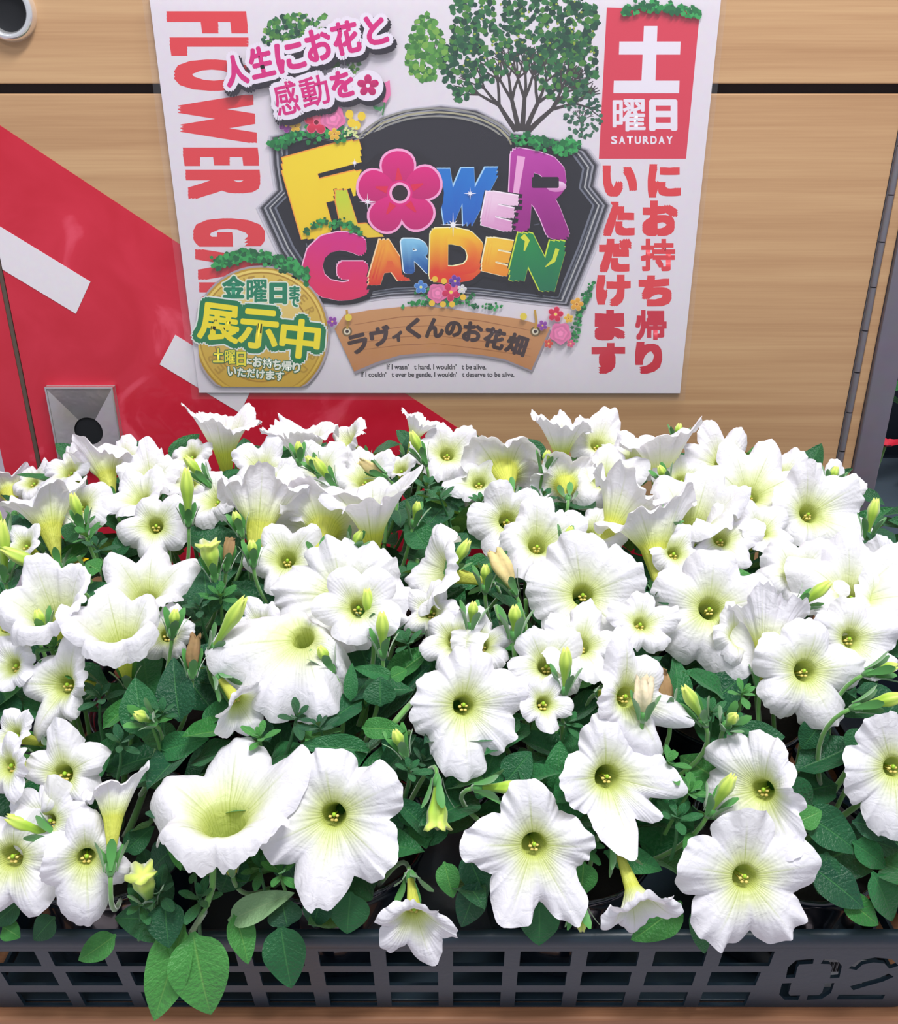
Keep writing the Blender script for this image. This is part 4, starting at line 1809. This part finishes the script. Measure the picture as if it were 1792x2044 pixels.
flower(1160, 1290, 84, .05, .55, ruf=.12)
flower(1085, 1405, 62, .2, .3, ruf=.1)
flower(1528, 1268, 78, .2, .84, back=.25, cup=.5)
flower(826, 1820, 80, .12, -.42, [(60, .7), (-5, 1.0), (-70, 1.2), (-140, 1.1), (165, 1.0)], notch=.28, npow=2.2, cup=.45, ruf=.08, NA=140, dt=-.006)
flower(1262, 1772, 84, .25, -.72, notch=.3, npow=2.4, cup=.75, reflex=.2, ruf=.12, NA=140, dt=-.006)
flower(572, 1118, 92, -.05, .5, off=-.004)
flower(432, 1002, 66, -.4, .55)
flower(728, 962, 72, -.1, .7)
flower(610, 990, 74, .05, .75)
flower(858, 1222, 62, -.25, .3)
flower(1668, 985, 56, .05, .55, ymax=.66)
flower(334, 1268, 60, .25, .3, off=-.004)
flower(1470, 1275, 66, .2, .5, off=-.006)
flower(96, 1640, 86, -.1, .35, ruf=.12, off=-.003)
flower(1010, 1210, 0.1 + 44, -.2, .6, ruf=.1) if False else None
flower(1360, 960, 60, .05, .6)
flower(1178, 1070, 70, .1, .6, off=-.006)
flower(955, 965, 66, -.1, .6, off=-.004)
flower(800, 940, 40, -.2, .7, off=-.004)
flower(66, 965, 46, -.1, .55)
flower(1752, 1205, 70, .2, .5)
flower(1560, 955, 66, .1, .6, ymax=.66)
flower(520, 1255, 60, -.3, .55, off=-.006)
flower(30, 1470, 60, -.4, .4, off=-.01)
flower(380, 965, 58, .1, .6, off=-.004)


# ------------------------------------------------------------ buds
def bud_me(L, r, tip=.35, seed=0, op=0.0):
    """pleated closed bud: slim tube swelling towards a twisted tip"""
    NA, NR = 20, 14
    V, A = [], []
    for i in range(NR):
        t = i / (NR - 1)
        rr = r * (.36 + .64 * min(1, (t / .62)) ** 1.5) if t < .7 else r * (1 - (1 - tip) * ((t - .7) / .3) ** 1.6)
        for j in range(NA):
            th = 2 * math.pi * j / NA
            pl_ = 1 + .13 * math.cos(5 * th + 1.2 * t) * (t ** .8)
            e = 0
            if t > .86:
                e = L * .06 * math.cos(5 * th + 1.2 * t) * (t - .86) / .14
                pl_ += op * (t - .86) / .14 * (1 + .4 * math.cos(5 * th))
            V.append((rr * pl_ * math.cos(th), rr * pl_ * math.sin(th), L * t + e))
            A.append((abs(math.sin(2.5 * th + .6 * t)), t, 0))
    Q = [(i * NA + j, i * NA + (j + 1) % NA, (i + 1) * NA + (j + 1) % NA, (i + 1) * NA + j) for i in range(NR - 1) for j in range(NA)]
    V.append((0, 0, L * .93))
    A.append((0, 1, 0))
    T = [((NR - 1) * NA + j, (NR - 1) * NA + (j + 1) % NA, len(V) - 1) for j in range(NA)]
    return mesh_np('bud', V, Q, M_BUD, A, tris=T)


BUDM = {'s': bud_me(.013, .0029), 'm': bud_me(.022, .0034, .4), 'l': bud_me(.034, .0040, .3), 'o': bud_me(.021, .0050, .85, op=.6)}


def bud(px, py, kind, nx, ny, nz=.3, scale=1.0, off=.012, m=None, name='bud', ymax=.64):
    P, t = on_mound(px, py, off, ymax)
    n = view_vec(nx, ny, nz)
    me = BUDM[kind]
    Mw = Matrix.Translation(P) @ frame_from(n) @ Matrix.Scale(scale, 4)
    pl = nearest(P)
    f = link(name, me, pl, mw=local(pl, Mw))
    link('calyx', CALYX[1] if kind != 'l' else CALYX[0], f, loc=(0, 0, -.003))
    stalk_to(f, Mw @ Vector((0, 0, -.003)), -n, pl, inner=Mw)
    return f


for a in ((664, 968, 'm', -.5, .8), (428, 1150, 'o', -.1, .95), (428, 1290, 'l', .55, .8), (764, 1300, 'm', 0, 1), (1126, 1372, 'm', 0, 1), (1026, 1262, 's', 0, 1, .3, 1.2),
          (872, 1565, 'o', .0, -.95), (960, 1572, 'm', .9, .1), (1402, 1436, 'm', -.5, .8), (1715, 1410, 'm', .9, .3), (1732, 1064, 'm', .1, 1), (300, 1800, 'o', -.05, .9, .5),
          (166, 1052, 'm', -.2, 1), (118, 1148, 'l', -.9, .5), (10, 1150, 'l', .1, .95), (12, 1068, 'm', -.3, .9), (376, 1040, 'l', .05, 1), (412, 962, 'm', -.6, .8),
          (846, 918, 'm', -.4, .9), (597, 918, 's', 0, 1), (826, 1040, 's', .2, .9), (898, 1140, 'm', .5, .85), (1154, 1800, 's', .1, -.95), (1420, 1616, 'm', .3, .7),
          (742, 1250, 'm', -.1, 1), (1330, 962, 's', -.4, .7), (1656, 968, 's', .2, .9), (100, 1668, 'm', -.8, .5), (1128, 1090, 's', .2, .8), (968, 1170, 's', 0, 1),
          (505, 1120, 's', 0, 1), (1740, 1342, 's', .8, .3), (1592, 1212, 'm', .5, .5), (300, 1440, 's', -.3, .5, .8), (635, 940, 's', -.6, .8), (806, 1500, 's', -.3, .8),
          (1450, 1448, 's', .1, .6, .8), (940, 1245, 's', .1, .9), (700, 1095, 's', .5, .8), (345, 1260, 's', .2, .9), (1320, 1050, 's', .5, .6), (1085, 935, 's', .2, 1),
          (90, 1260, 's', -.2, .9), (480, 1060, 's', -.2, .9), (1350, 880, 's', .1, 1), (660, 1330, 's', -.4, .8)):
    bud(*a)


def dry(px, py, nx, ny, L, r, m, seed, off=.014):
    L, r = L * .85, r * .75
    """withered, collapsed bloom hanging on its stalk"""
    g = random.Random(seed)
    NA, NR = 16, 12
    V = []
    ph = [g.uniform(0, 6) for _ in range(4)]
    for i in range(NR):
        t = i / (NR - 1)
        rr = r * (.35 + .8 * math.sin(min(1, t * 1.1) * math.pi * .75))
        for j in range(NA):
            th = 2 * math.pi * j / NA
            w = 1 + .3 * math.sin(3 * th + ph[0] + 2 * t) + .2 * math.sin(5 * th + ph[1] - 3 * t)
            V.append((rr * w * math.cos(th), rr * w * .55 * math.sin(th) + .25 * L * t * t, L * t + r * .5 * math.sin(4 * th + ph[2]) * t))
    Q = [(i * NA + j, i * NA + (j + 1) % NA, (i + 1) * NA + (j + 1) % NA, (i + 1) * NA + j) for i in range(NR - 1) for j in range(NA)]
    me = mesh_np('withered_flower', V, Q, m)
    P, t = on_mound(px, py, off)
    n = view_vec(nx, ny, .25)
    Mw = Matrix.Translation(P) @ frame_from(n)
    pl = nearest(P)
    f = link('withered_flower', me, pl, mw=local(pl, Mw))
    f['label'] = 'dried yellowish collapsed bloom'
    link('calyx', CALYX[0], f, loc=(0, 0, -.003))
    stalk_to(f, Mw @ Vector((0, 0, -.003)), -n, pl, inner=Mw)


dry(1024, 1176, -.45, .85, .028, .0055, M_DRY, 1)
dry(1332, 1416, -.3, .9, .022, .006, M_BROWN, 2)
dry(762, 948, -.8, .4, .020, .004, M_DRY, 3)
dry(452, 1128, .15, .95, .018, .0035, M_BROWN, 4)
dry(384, 1340, .1, .95, .022, .0038, M_BROWN, 5)
dry(1284, 1424, .02, .85, .020, .0055, M_TAN, 6, .03)

# ------------------------------------------------------------ leaves
def leaf_me(wid, bend, fold, wave=0.0, tipp=1.5, NX=6, NY=12, m=None, name='leaf', ph=0.0, base=.55, twist=0.0, mid=.0):
    """ovate leaf of length 1 along +y, face up +z"""
    V, A = [], []
    for i in range(NY + 1):
        t = i / NY
        # outline: short stalk, widest below the middle, soft point
        w = wid * max(.09, math.sin(math.pi * min(1, t ** (base + .2))) ** .8 * (1 if t > .12 else t / .12))
        w *= (1 if t < .9 else 1)
        if i == NY:
            w = wid * .02
        for j in range(NX + 1):
            u = (j / NX) * 2 - 1
            x = u * w * .5
            z_ = -bend * t * t + fold * abs(u) * w + wave * math.sin(t * 13 + ph + (2 if u > 0 else 0)) * abs(u) ** 1.5 * wid + mid * math.sin(t * math.pi)
            y = t * (1 - .15 * abs(bend) * t)
            if twist:
                a = twist * t
                x, z_ = x * math.cos(a) - z_ * math.sin(a), x * math.sin(a) + z_ * math.cos(a)
            V.append((x, y, z_))
            A.append((u, t, 0))
    Q = []
    n = NX + 1
    for i in range(NY):
        for j in range(NX):
            a = i * n + j
            Q.append((a, a + 1, a + n + 1, a + n))
    return mesh_np(name, V, Q, m or M_LEAF, A)


LEAVES = [leaf_me(.56, .28, .16, .03, ph=0), leaf_me(.48, .10, .24, .04, ph=2), leaf_me(.62, .42, .10, .05, ph=4, twist=.3), leaf_me(.42, .2, .3, .02, ph=5, twist=-.3), leaf_me(.54, -.14, .2, .03, ph=1)]
LEAVES_B = [leaf_me(.60, .30, .12, .02, NX=8, NY=18, ph=1), leaf_me(.52, .12, .18, .03, NX=8, NY=18, ph=3, twist=.25), leaf_me(.66, .22, .08, .03, NX=8, NY=18)]
SMALL = [leaf_me(.34, .35, .25, NX=4, NY=8), leaf_me(.28, -.2, .3, NX=4, NY=8)]


def leaf_obj(P, d, n, ln, me, pl, wscale=1.0, m=None, name='leaf'):
    y = d.normalized()
    z = (n - y * n.dot(y)).normalized()
    x = y.cross(z)
    M = Matrix((x * wscale * ln, y * ln, z * ln)).transposed().to_4x4()
    Mw = Matrix.Translation(P) @ M
    o = link(name, me, pl, mw=local(pl, Mw))
    if m is not None:
        o.material_slots[0].link = 'OBJECT'
        o.material_slots[0].material = m
    return o


def leaf_px(bx_, by_, tx_, ty_, wpx, off=0.0, lean_=0.0, m=None, roll=0.0, kind=None, dt=0.0, label=None):
    """leaf from base pixel to tip pixel; lean_ > 0 brings the tip towards the viewer"""
    P, t = on_mound(bx_, by_, off - .004)
    if dt:
        P = P + (P - CAM).normalized() * dt
        t = (P - CAM).dot(CF)
    Q = CAM + ray(tx_, ty_) * (t - lean_)
    d = Q - P
    n = view_vec(math.sin(roll), .35, .9)
    ln = d.length
    for k_ in range(14):
        if not hits([P.lerp(Q, f_) for f_ in (0, .2, .4, .6, .8, .95)]):
            break
        v = (P - CAM).normalized() * .004
        P, Q = P + v, Q + v
    d = Q - P
    wl = wpx / F * t / ln
    me = kind or LEAVES_B[int(bx_ + by_) % 3]
    base_w = {0: .60, 1: .52, 2: .66}[LEAVES_B.index(me)] if me in LEAVES_B else .5
    o = leaf_obj(P, d, n, ln, me, nearest(P), wl / base_w, m)
    if label:
        o['label'] = label
    return o


for a in ((368, 1845, 300, 2048, 92, 0, .012, M_LEAFL, -.15, LEAVES_B[1], -.004), (385, 1860, 415, 2044, 118, 0, .012, M_LEAFL, .1, LEAVES_B[0], -.008),
          (560, 1845, 578, 1984, 86, 0, .008, None), (574, 1850, 560, 1795, 70, 0, .0, M_LEAF), (468, 1822, 500, 1926, 56, 0, .006, M_LEAFL, .3),
          (232, 1866, 152, 1922, 52, 0, .004, M_LEAFL), (370, 1835, 215, 1835, 84, 0, .006, None, -.2), (330, 1800, 330, 1892, 76, 0, .012, M_LEAF, 0, LEAVES_B[0], -.008),
          (455, 1838, 582, 1780, 56, 0, .003, M_PALE), (1076, 1800, 1078, 1896, 80, 0, .004, None), (955, 1760, 918, 1860, 62, 0, .006, None),
          (700, 1780, 690, 1872, 84, 0, .004, M_LEAF), (640, 1790, 622, 1858, 60, 0, .004, None), (886, 1720, 905, 1796, 48, 0, .006, M_LEAFL), (930, 1700, 975, 1800, 62, 0, .006, None),
          (1360, 1800, 1262, 1884, 70, 0, .004, M_LEAFL), (1385, 1810, 1418, 1918, 46, 0, .004, None), (1620, 1730, 1738, 1812, 80, 0, .01, None, .2), (1680, 1790, 1766, 1850, 56, 0, .004, M_LEAFL),
          (1600, 1620, 1725, 1700, 84, 0, .008, None), (1590, 1640, 1645, 1618, 50, .01, 0, M_LEAFL), (1560, 1560, 1640, 1640, 80, 0, 0, None), (1700, 1680, 1785, 1735, 56, 0, 0, None),
          (1740, 1740, 1800, 1850, 64, 0, .006, None), (1700, 1640, 1800, 1660, 60, 0, 0, None), (1650, 1700, 1640, 1790, 60, 0, .006, M_LEAF), (1770, 1620, 1760, 1560, 50, 0, 0, M_LEAFL), (40, 1800, -20, 1850, 50, 0, .004, None), (110, 1830, 60, 1880, 50, 0, .004, None),
          (290, 1470, 262, 1352, 82, .004, 0, None), (360, 1440, 336, 1312, 78, .002, 0, None), (318, 1500, 402, 1472, 58, .01, .01, M_LEAF), (740, 1500, 600, 1482, 54, .008, .01, M_LEAF),
          (722, 1452, 804, 1456, 44, .012, .01, M_LEAFL), (760, 1410, 756, 1350, 66, .004, 0, None), (700, 1400, 700, 1322, 30, .01, 0, M_LEAF), (780, 1352, 812, 1336, 34, .014, 0, M_LEAFL),
          (786, 1352, 702, 1328, 30, .014, 0, M_LEAF), (1466, 1470, 1570, 1468, 62, .006, .008, M_LEAF), (1388, 1404, 1432, 1440, 56, .002, 0, None), (852, 1095, 812, 1030, 60, .002, 0, None),
          (900, 1110, 930, 1060, 60, 0, 0, None), (930, 1120, 975, 1150, 60, 0, 0, None), (1190, 1700, 1100, 1640, 60, -.002, 0, None), (1010, 1560, 1060, 1500, 66, -.004, 0, None),
          (1110, 1580, 1120, 1480, 60, -.006, 0, None), (1205, 1700, 1330, 1735, 56, .002, 0, M_LEAF), (1165, 1720, 1160, 1795, 60, .002, .004, M_LEAFL), (800, 1600, 840, 1660, 44, .002, 0, M_LEAF),
          (775, 1600, 790, 1690, 50, 0, 0, None), (900, 1640, 800, 1680, 60, -.004, 0, None), (420, 1230, 400, 1130, 70, 0, 0, None), (200, 1140, 168, 1120, 40, .01, 0, M_LEAFL),
          (130, 1080, 160, 1040, 44, .004, 0, None), (230, 1110, 262, 1050, 40, .004, 0, None), (350, 1600, 420, 1560, 60, -.006, 0, None), (30, 1440, -10, 1370, 60, 0, 0, M_LEAF),
          (5, 1850, 40, 1870, 40, 0, .002, M_LEAFL), (1690, 1500, 1745, 1460, 60, 0, 0, None), (1640, 1440, 1600, 1500, 60, 0, 0, None), (1760, 1440, 1792, 1400, 60, 0, 0, None),
          (470, 1700, 440, 1790, 90, -.004, .002, None), (560, 1700, 590, 1760, 60, -.004, 0, None), (350, 1690, 290, 1740, 66, -.004, 0, None), (250, 1700, 300, 1650, 50, -.004, 0, None)):
    leaf_px(*a)

# leaves that fill the plants, each its own part
rl = random.Random(21)


def filler(n_per, off, szr, bright):
    for pl in plants:
        px_, py_ = pl.location.x, pl.location.y
        front = py_ < .42
        for i in range(n_per):
            x = px_ + rl.uniform(-.075 if px_ > -.15 else -.14, .075 if px_ < .15 else .14)
            y = py_ + rl.uniform(-.068 if not front else -.088, .066)
            if abs(x) > .36 or y > .70 or y < YT + .006:
                continue
            z_ = mound(x, y) + off + rl.uniform(-.012, .004)
            if z_ < .045:
                z_ = .045 + rl.random() * .02
            if y < YT + .004 and z_ < ZT + .012:
                z_ = ZT + .012 + rl.random() * .01
            a = rl.uniform(0, 2 * math.pi)
            el = rl.uniform(-.1, .9)
            if front and y < .375:
                a = rl.uniform(0, 2 * math.pi)
                el = rl.uniform(.2, 1.0)
            d = Vector((math.cos(a) * math.cos(el), math.sin(a) * math.cos(el), math.sin(el)))
            n = Vector((-math.cos(a) * math.sin(el) + rl.uniform(-.3, .3), -math.sin(a) * math.sin(el) - .35 + rl.uniform(-.3, .3), math.cos(el) + .15))
            ln = rl.uniform(*szr)
            P = Vector((x, y, z_))
            ok = False
            for k_ in range(5):
                sd = d.cross(n).normalized() * ln * .22
                dn = -n.normalized() * ln * .25
                if not hits((P, P + d * ln * .25, P + d * ln * .5, P + d * ln * .75, P + d * ln * .5 + sd, P + d * ln * .5 - sd, P + d * ln * .95 + dn)):
                    ok = True
                    break
                P = P + Vector((0, .002, -.007))
            if not ok or P.z < .03:
                continue
            leaf_obj(P, d, n, ln, rl.choice(LEAVES), pl, rl.uniform(.85, 1.15), M_LEAFL if rl.random() < bright else None)


filler(30, -.010, (.024, .038), .10)
filler(30, -.028, (.030, .048), .03)
filler(20, -.052, (.034, .050), .0)


# little shoots: rosettes of narrow young leaves
def shoot_me(seed):
    g = random.Random(seed)
    V, Q, A = [], [], []
    k_ = g.randint(8, 12)
    for i in range(k_):
        a = i * 2.4 + g.uniform(-.3, .3)
        el = .35 + 1.0 * i / k_
        L = g.uniform(.75, 1.05) * (1.15 - .6 * i / k_)
        w = .44 * L
        h = .4 * i / k_
        d = Vector((math.cos(a) * math.cos(el), math.sin(a) * math.cos(el), math.sin(el)))
        s = Vector((-math.sin(a), math.cos(a), 0))
        u = s.cross(d) * -1
        b = len(V)
        for r in range(7):
            t = r / 6
            ww = w * (.18, .34, .62, .9, 1, .8, .3)[r] * .5
            c = d * L * t + Vector((0, 0, h)) + u * (-.0) + Vector((d.x, d.y, -.6)) * (.22 * t * t * L)
            for q in (-1, 0, 1):
                V.append(c + s * ww * q + Vector((0, 0, .05 * abs(q) * ww / w)))
                A.append((q, t, 0))
        for r in range(6):
            for q in range(2):
                x = b + r * 3 + q
                Q.append((x, x + 1, x + 4, x + 3))
    v2, f2 = tube_vf([(0, 0, -2.4), (0.1, 0, -1.2), (0, 0, .3)], [.09, .08, .06], 6, False)
    b = len(V)
    V += v2
    A += [(0, .5, 0)] * len(v2)
    Q += [tuple(i + b for i in f) for f in f2]
    return mesh_np('young_shoot', V, Q, M_LEAF, A)


SHOOTS = [shoot_me(s) for s in range(5)]


def shoot(px, py, s=.011, nx=0, ny=.9, nz=.45, off=.008, m=None, ymax=.64):
    P, t = on_mound(px, py, off, ymax)
    up_ = view_vec(nx, ny, nz)
    for k_ in range(4):
        if not hits((P, P + up_ * s, P + CR * s, P - CR * s), .95):
            break
        P = P + (P - CAM).normalized() * .005
    else:
        return
    Mw = Matrix.Translation(P) @ frame_from(up_) @ Matrix.Rotation(rl.uniform(0, 6.28), 4, 'Z') @ Matrix.Scale(s, 4)
    pl = nearest(P)
    o = link('young_shoot', rl.choice(SHOOTS), pl, mw=local(pl, Mw))
    if m:
        o.material_slots[0].link = 'OBJECT'
        o.material_slots[0].material = m


for x, y in ((815, 1290), (850, 1300), (840, 1530), (815, 1545), (325, 1430), (300, 1445), (515, 1070), (500, 1130), (1290, 1290), (1565, 1420), (1455, 1455), (1000, 1290), (1040, 1285), (985, 1300),
             (180, 1080), (195, 1100), (110, 1300), (130, 1330), (640, 1310), (875, 960), (900, 930), (930, 950), (850, 980), (960, 1010), (925, 1070), (900, 1180), (1000, 1130), (1420, 1430),
             (1520, 1150), (1540, 1180), (1500, 1120), (390, 1740), (520, 1740), (560, 1750), (340, 1640), (1350, 1640), (1370, 1590), (1160, 1690), (320, 1790), (280, 1810), (400, 1800),
             (440, 1200), (400, 1220), (700, 1300), (1740, 1090), (1745, 1340), (1700, 1360), (1480, 1390), (1310, 1200), (1430, 945), (1415, 950), (880, 1000), (1080, 1000), (590, 1440),
             (640, 1460), (660, 1540), (520, 1480), (240, 1490), (200, 1400), (60, 1010), (170, 1060), (460, 1330), (1330, 1530), (1130, 1450), (1100, 1430), (60, 1670), (20, 1380)):
    shoot(x, y, rl.uniform(.009, .013), rl.uniform(-.3, .3), .85, .5, m=M_LEAFL if rl.random() < .35 else None)

# main stems inside each plant, from the soil up to the leaves
for pl in plants:
    for i in range(6):
        a = i * 1.05 + rl.uniform(-.3, .3)
        x, y = pl.location.x + .045 * math.cos(a), pl.location.y + .045 * math.sin(a)
        e = Vector((.045 * math.cos(a), .045 * math.sin(a), mound(x, y) - .012 - POTZ))
        V, Fc = tube_vf(bez(Vector((.006 * math.cos(a), .006 * math.sin(a), .068)), Vector((.02 * math.cos(a), .02 * math.sin(a), .09)), e, 8), [.0024 - .00016 * k_ for k_ in range(8)], 7)
        link('stem', pymesh('stem', V, Fc, M_STEM), pl)


def stem_px(pts, r=.0016, off=.01):
    P = [on_mound(x, y, off if i < len(pts) - 1 else -.03)[0] for i, (x, y) in enumerate(pts)]
    pl = nearest(P[-1])
    C = []
    for i in range(len(P) - 1):
        for k_ in range(4):
            C.append(P[i].lerp(P[i + 1], k_ / 4))
    C.append(P[-1])
    V, Fc = tube_vf([c - pl.location for c in C], r, 8)
    link('stem', pymesh('stem', V, Fc, M_STEM), pl)


for pts in ([(425, 1730), (424, 1770), (408, 1820), (382, 1862)], [(785, 1445), (810, 1415), (838, 1385)], [(990, 1210), (1000, 1240), (1004, 1262)]):
    stem_px(pts)

# ------------------------------------------------------------ small things round about
# a yellow bloom seen between the leaves behind the crate's left back corner
yp, _ = on_mound(140, 1128, -.03)
yo = empty('yellow_flower', yp, 'small deep-yellow bloom half hidden under leaves at the left', 'flower')
for i in range(5):
    me = leaf_me(.8, .15, .1, .04, NX=4, NY=6, m=M_YELLOW, name='petal')
    a = i * 1.256
    o = link('petal', me, yo)
    o.matrix_local = Matrix.Rotation(a, 4, 'Z') @ Matrix.Rotation(.35, 4, 'X') @ Matrix.Scale(.013, 4)
V, Fc = tube_vf([(0, 0, .001), (0.002, 0, -.02), (0.004, .004, -.055)], .0012, 6)
link('stem', pymesh('stem', V, Fc, M_STEM), yo)

# white price/bar-code label on the pot behind the 02
P = at_y(1662, 1934, YB + .010)
lb = empty('pot_label', (P.x, P.y, P.z - .012), 'small white bar-code tag showing through the cut-out 0', 'label')
link('tag', box(-.006, .006, 0, .0006, -.003, .022, M_WLABEL, 'tag', .0001), lb)
for i in range(14):
    w = [.0003, .0006, .0004][i % 3]
    x = -.005 + i * .00075
    link('bar', box(x, x + w, -.0002, 0, .010, .0175, M_INK, 'bar', 0), lb)
P = at_y(1712, 1928, YB + .012)
lb2 = empty('plant_tag', (P.x, P.y, P.z - .02), 'plain white plant tag showing through the cut-out 2', 'label')
link('tag', box(-.005, .005, 0, .0006, -.004, .024, M_WLABEL, 'tag', .0001), lb2)

# right of the cabinet, farther back: dark shelving with a leafy plant in a grey tray
gx = .52
rk = empty('dark_rack', (gx + .22, 1.0, 0), 'dark navy rack standing behind the cabinet on the right', 'rack')
link('rack_shelf', box(-.36, .5, -.20, .3, -.05, -.03, M_DARK, 'rack_shelf', .003), rk)
link('back_panel', box(-.36, .5, .3, .32, -.6, .6, M_DARK, 'back_panel', .003), rk)
for xx in (-.34, .46):
    link('leg', box(xx, xx + .03, -.19, -.16, -.70, -.05, M_DARK, 'leg', .003), rk)
tr = empty('grey_tray', (gx + .22, 1.0, -.03), 'slate grey plastic tray right of the steel post', 'tray')
link('tray_body', box(-.30, .42, -.13, .2, 0, .035, M_GREY, 'tray_body', .006), tr)
link('tray_rim', box(-.31, .43, -.15, -.13, .02, .04, M_GREY, 'tray_rim', .004), tr)
gp_ = empty('green_plant', (gx + .14, 1.06, .005), 'dark green leafy plant in the slate grey tray', 'plant')
V, Fc = tube_vf([(0, 0, 0), (0, 0, .07)], [.05, .06], 20)
link('pot', pymesh('pot', V, Fc, M_POT), gp_)
for i in range(90):
    a, h = rl.uniform(0, 6.28), rl.uniform(.05, .30)
    r = rl.uniform(.0, .13)
    P = Vector((r * math.cos(a), r * math.sin(a), h))
    d = Vector((math.cos(a), math.sin(a), rl.uniform(-.3, .6))).normalized()
    z = Vector((0, 0, 1)) - d * d.z
    z.normalize()
    M = Matrix((d.cross(z) * .05, d * .05, z * .05)).transposed().to_4x4()
    link('leaf', LEAVES[i % 5], gp_, mw=Matrix.Translation(P) @ M)
rf_ = empty('red_flower', at_y(1766, 892, .93), 'blurred small red bloom beside the steel post', 'flower')
for i in range(5):
    me = leaf_me(.85, .1, .1, .04, NX=4, NY=6, m=M_RED, name='petal')
    o = link('petal', me, rf_)
    o.matrix_local = Matrix.Rotation(i * 1.256, 4, 'Z') @ Matrix.Rotation(.5, 4, 'X') @ Matrix.Scale(.018, 4)
V, Fc = tube_vf([(0, 0, .001), (0, 0.01, -.04), (0, .02, -.10)], .0016, 6)
link('stem', pymesh('stem', V, Fc, M_STEM), rf_)

# under the shelf board, bottom left: pale box, orange strip
sb = empty('pale_box', (-.22, .38, -.70), 'pale pinkish box edge under the shelf at the bottom left', 'box')
link('carton', box(-.30, .055, -.16, .10, 0, .40, M_FLOOR, 'carton', .004), sb)
M_ORANGE = simple('orange_card', (240, 176, 110), .6)
link('orange_strip', box(.0555, .105, -.16, .10, 0, .40, M_ORANGE, 'orange_strip', .003), sb)

# black nursery trays standing on the shelf either side of the crate
for sgn, lab in ((-1, 'black nursery tray on the shelf left of the crate'), (1, 'black nursery tray on the shelf right of the crate')):
    cxn = sgn * (XRt + .012 + .13)
    nt_ = empty('nursery_tray', (cxn, .505, 0), lab, 'tray')
    V, Fc = [], []
    lp = []
    for z_, o_ in ((0, -.006), (.052, 0), (.053, .004), (.050, .004), (.049, .001), (.046, -.0015), (.003, -.008)):
        lp.append([(x + o_ * (1 if x > 0 else -1), y + o_ * (1 if y > 0 else -1), z_) for x, y in ((-.12, -.13), (0, -.13), (.12, -.13), (.12, .13), (0, .13), (-.12, .13))])
    V = [v for l in lp for v in l]
    for i in range(len(lp) - 1):
        for j in range(6):
            Fc.append((i * 6 + j, i * 6 + (j + 1) % 6, (i + 1) * 6 + (j + 1) % 6, (i + 1) * 6 + j))
    Fc.append(tuple(range(36, 42)))
    Fc.append((5, 4, 3, 2, 1, 0))
    link('tray_body', pymesh('tray_body', V, Fc, M_DARK, False), nt_)
    for i in range(5):
        link('rib', box(-.115 + i * .056, -.112 + i * .056, -.1225, .1225, .003, .02, M_DARK, 'rib', 0), nt_)
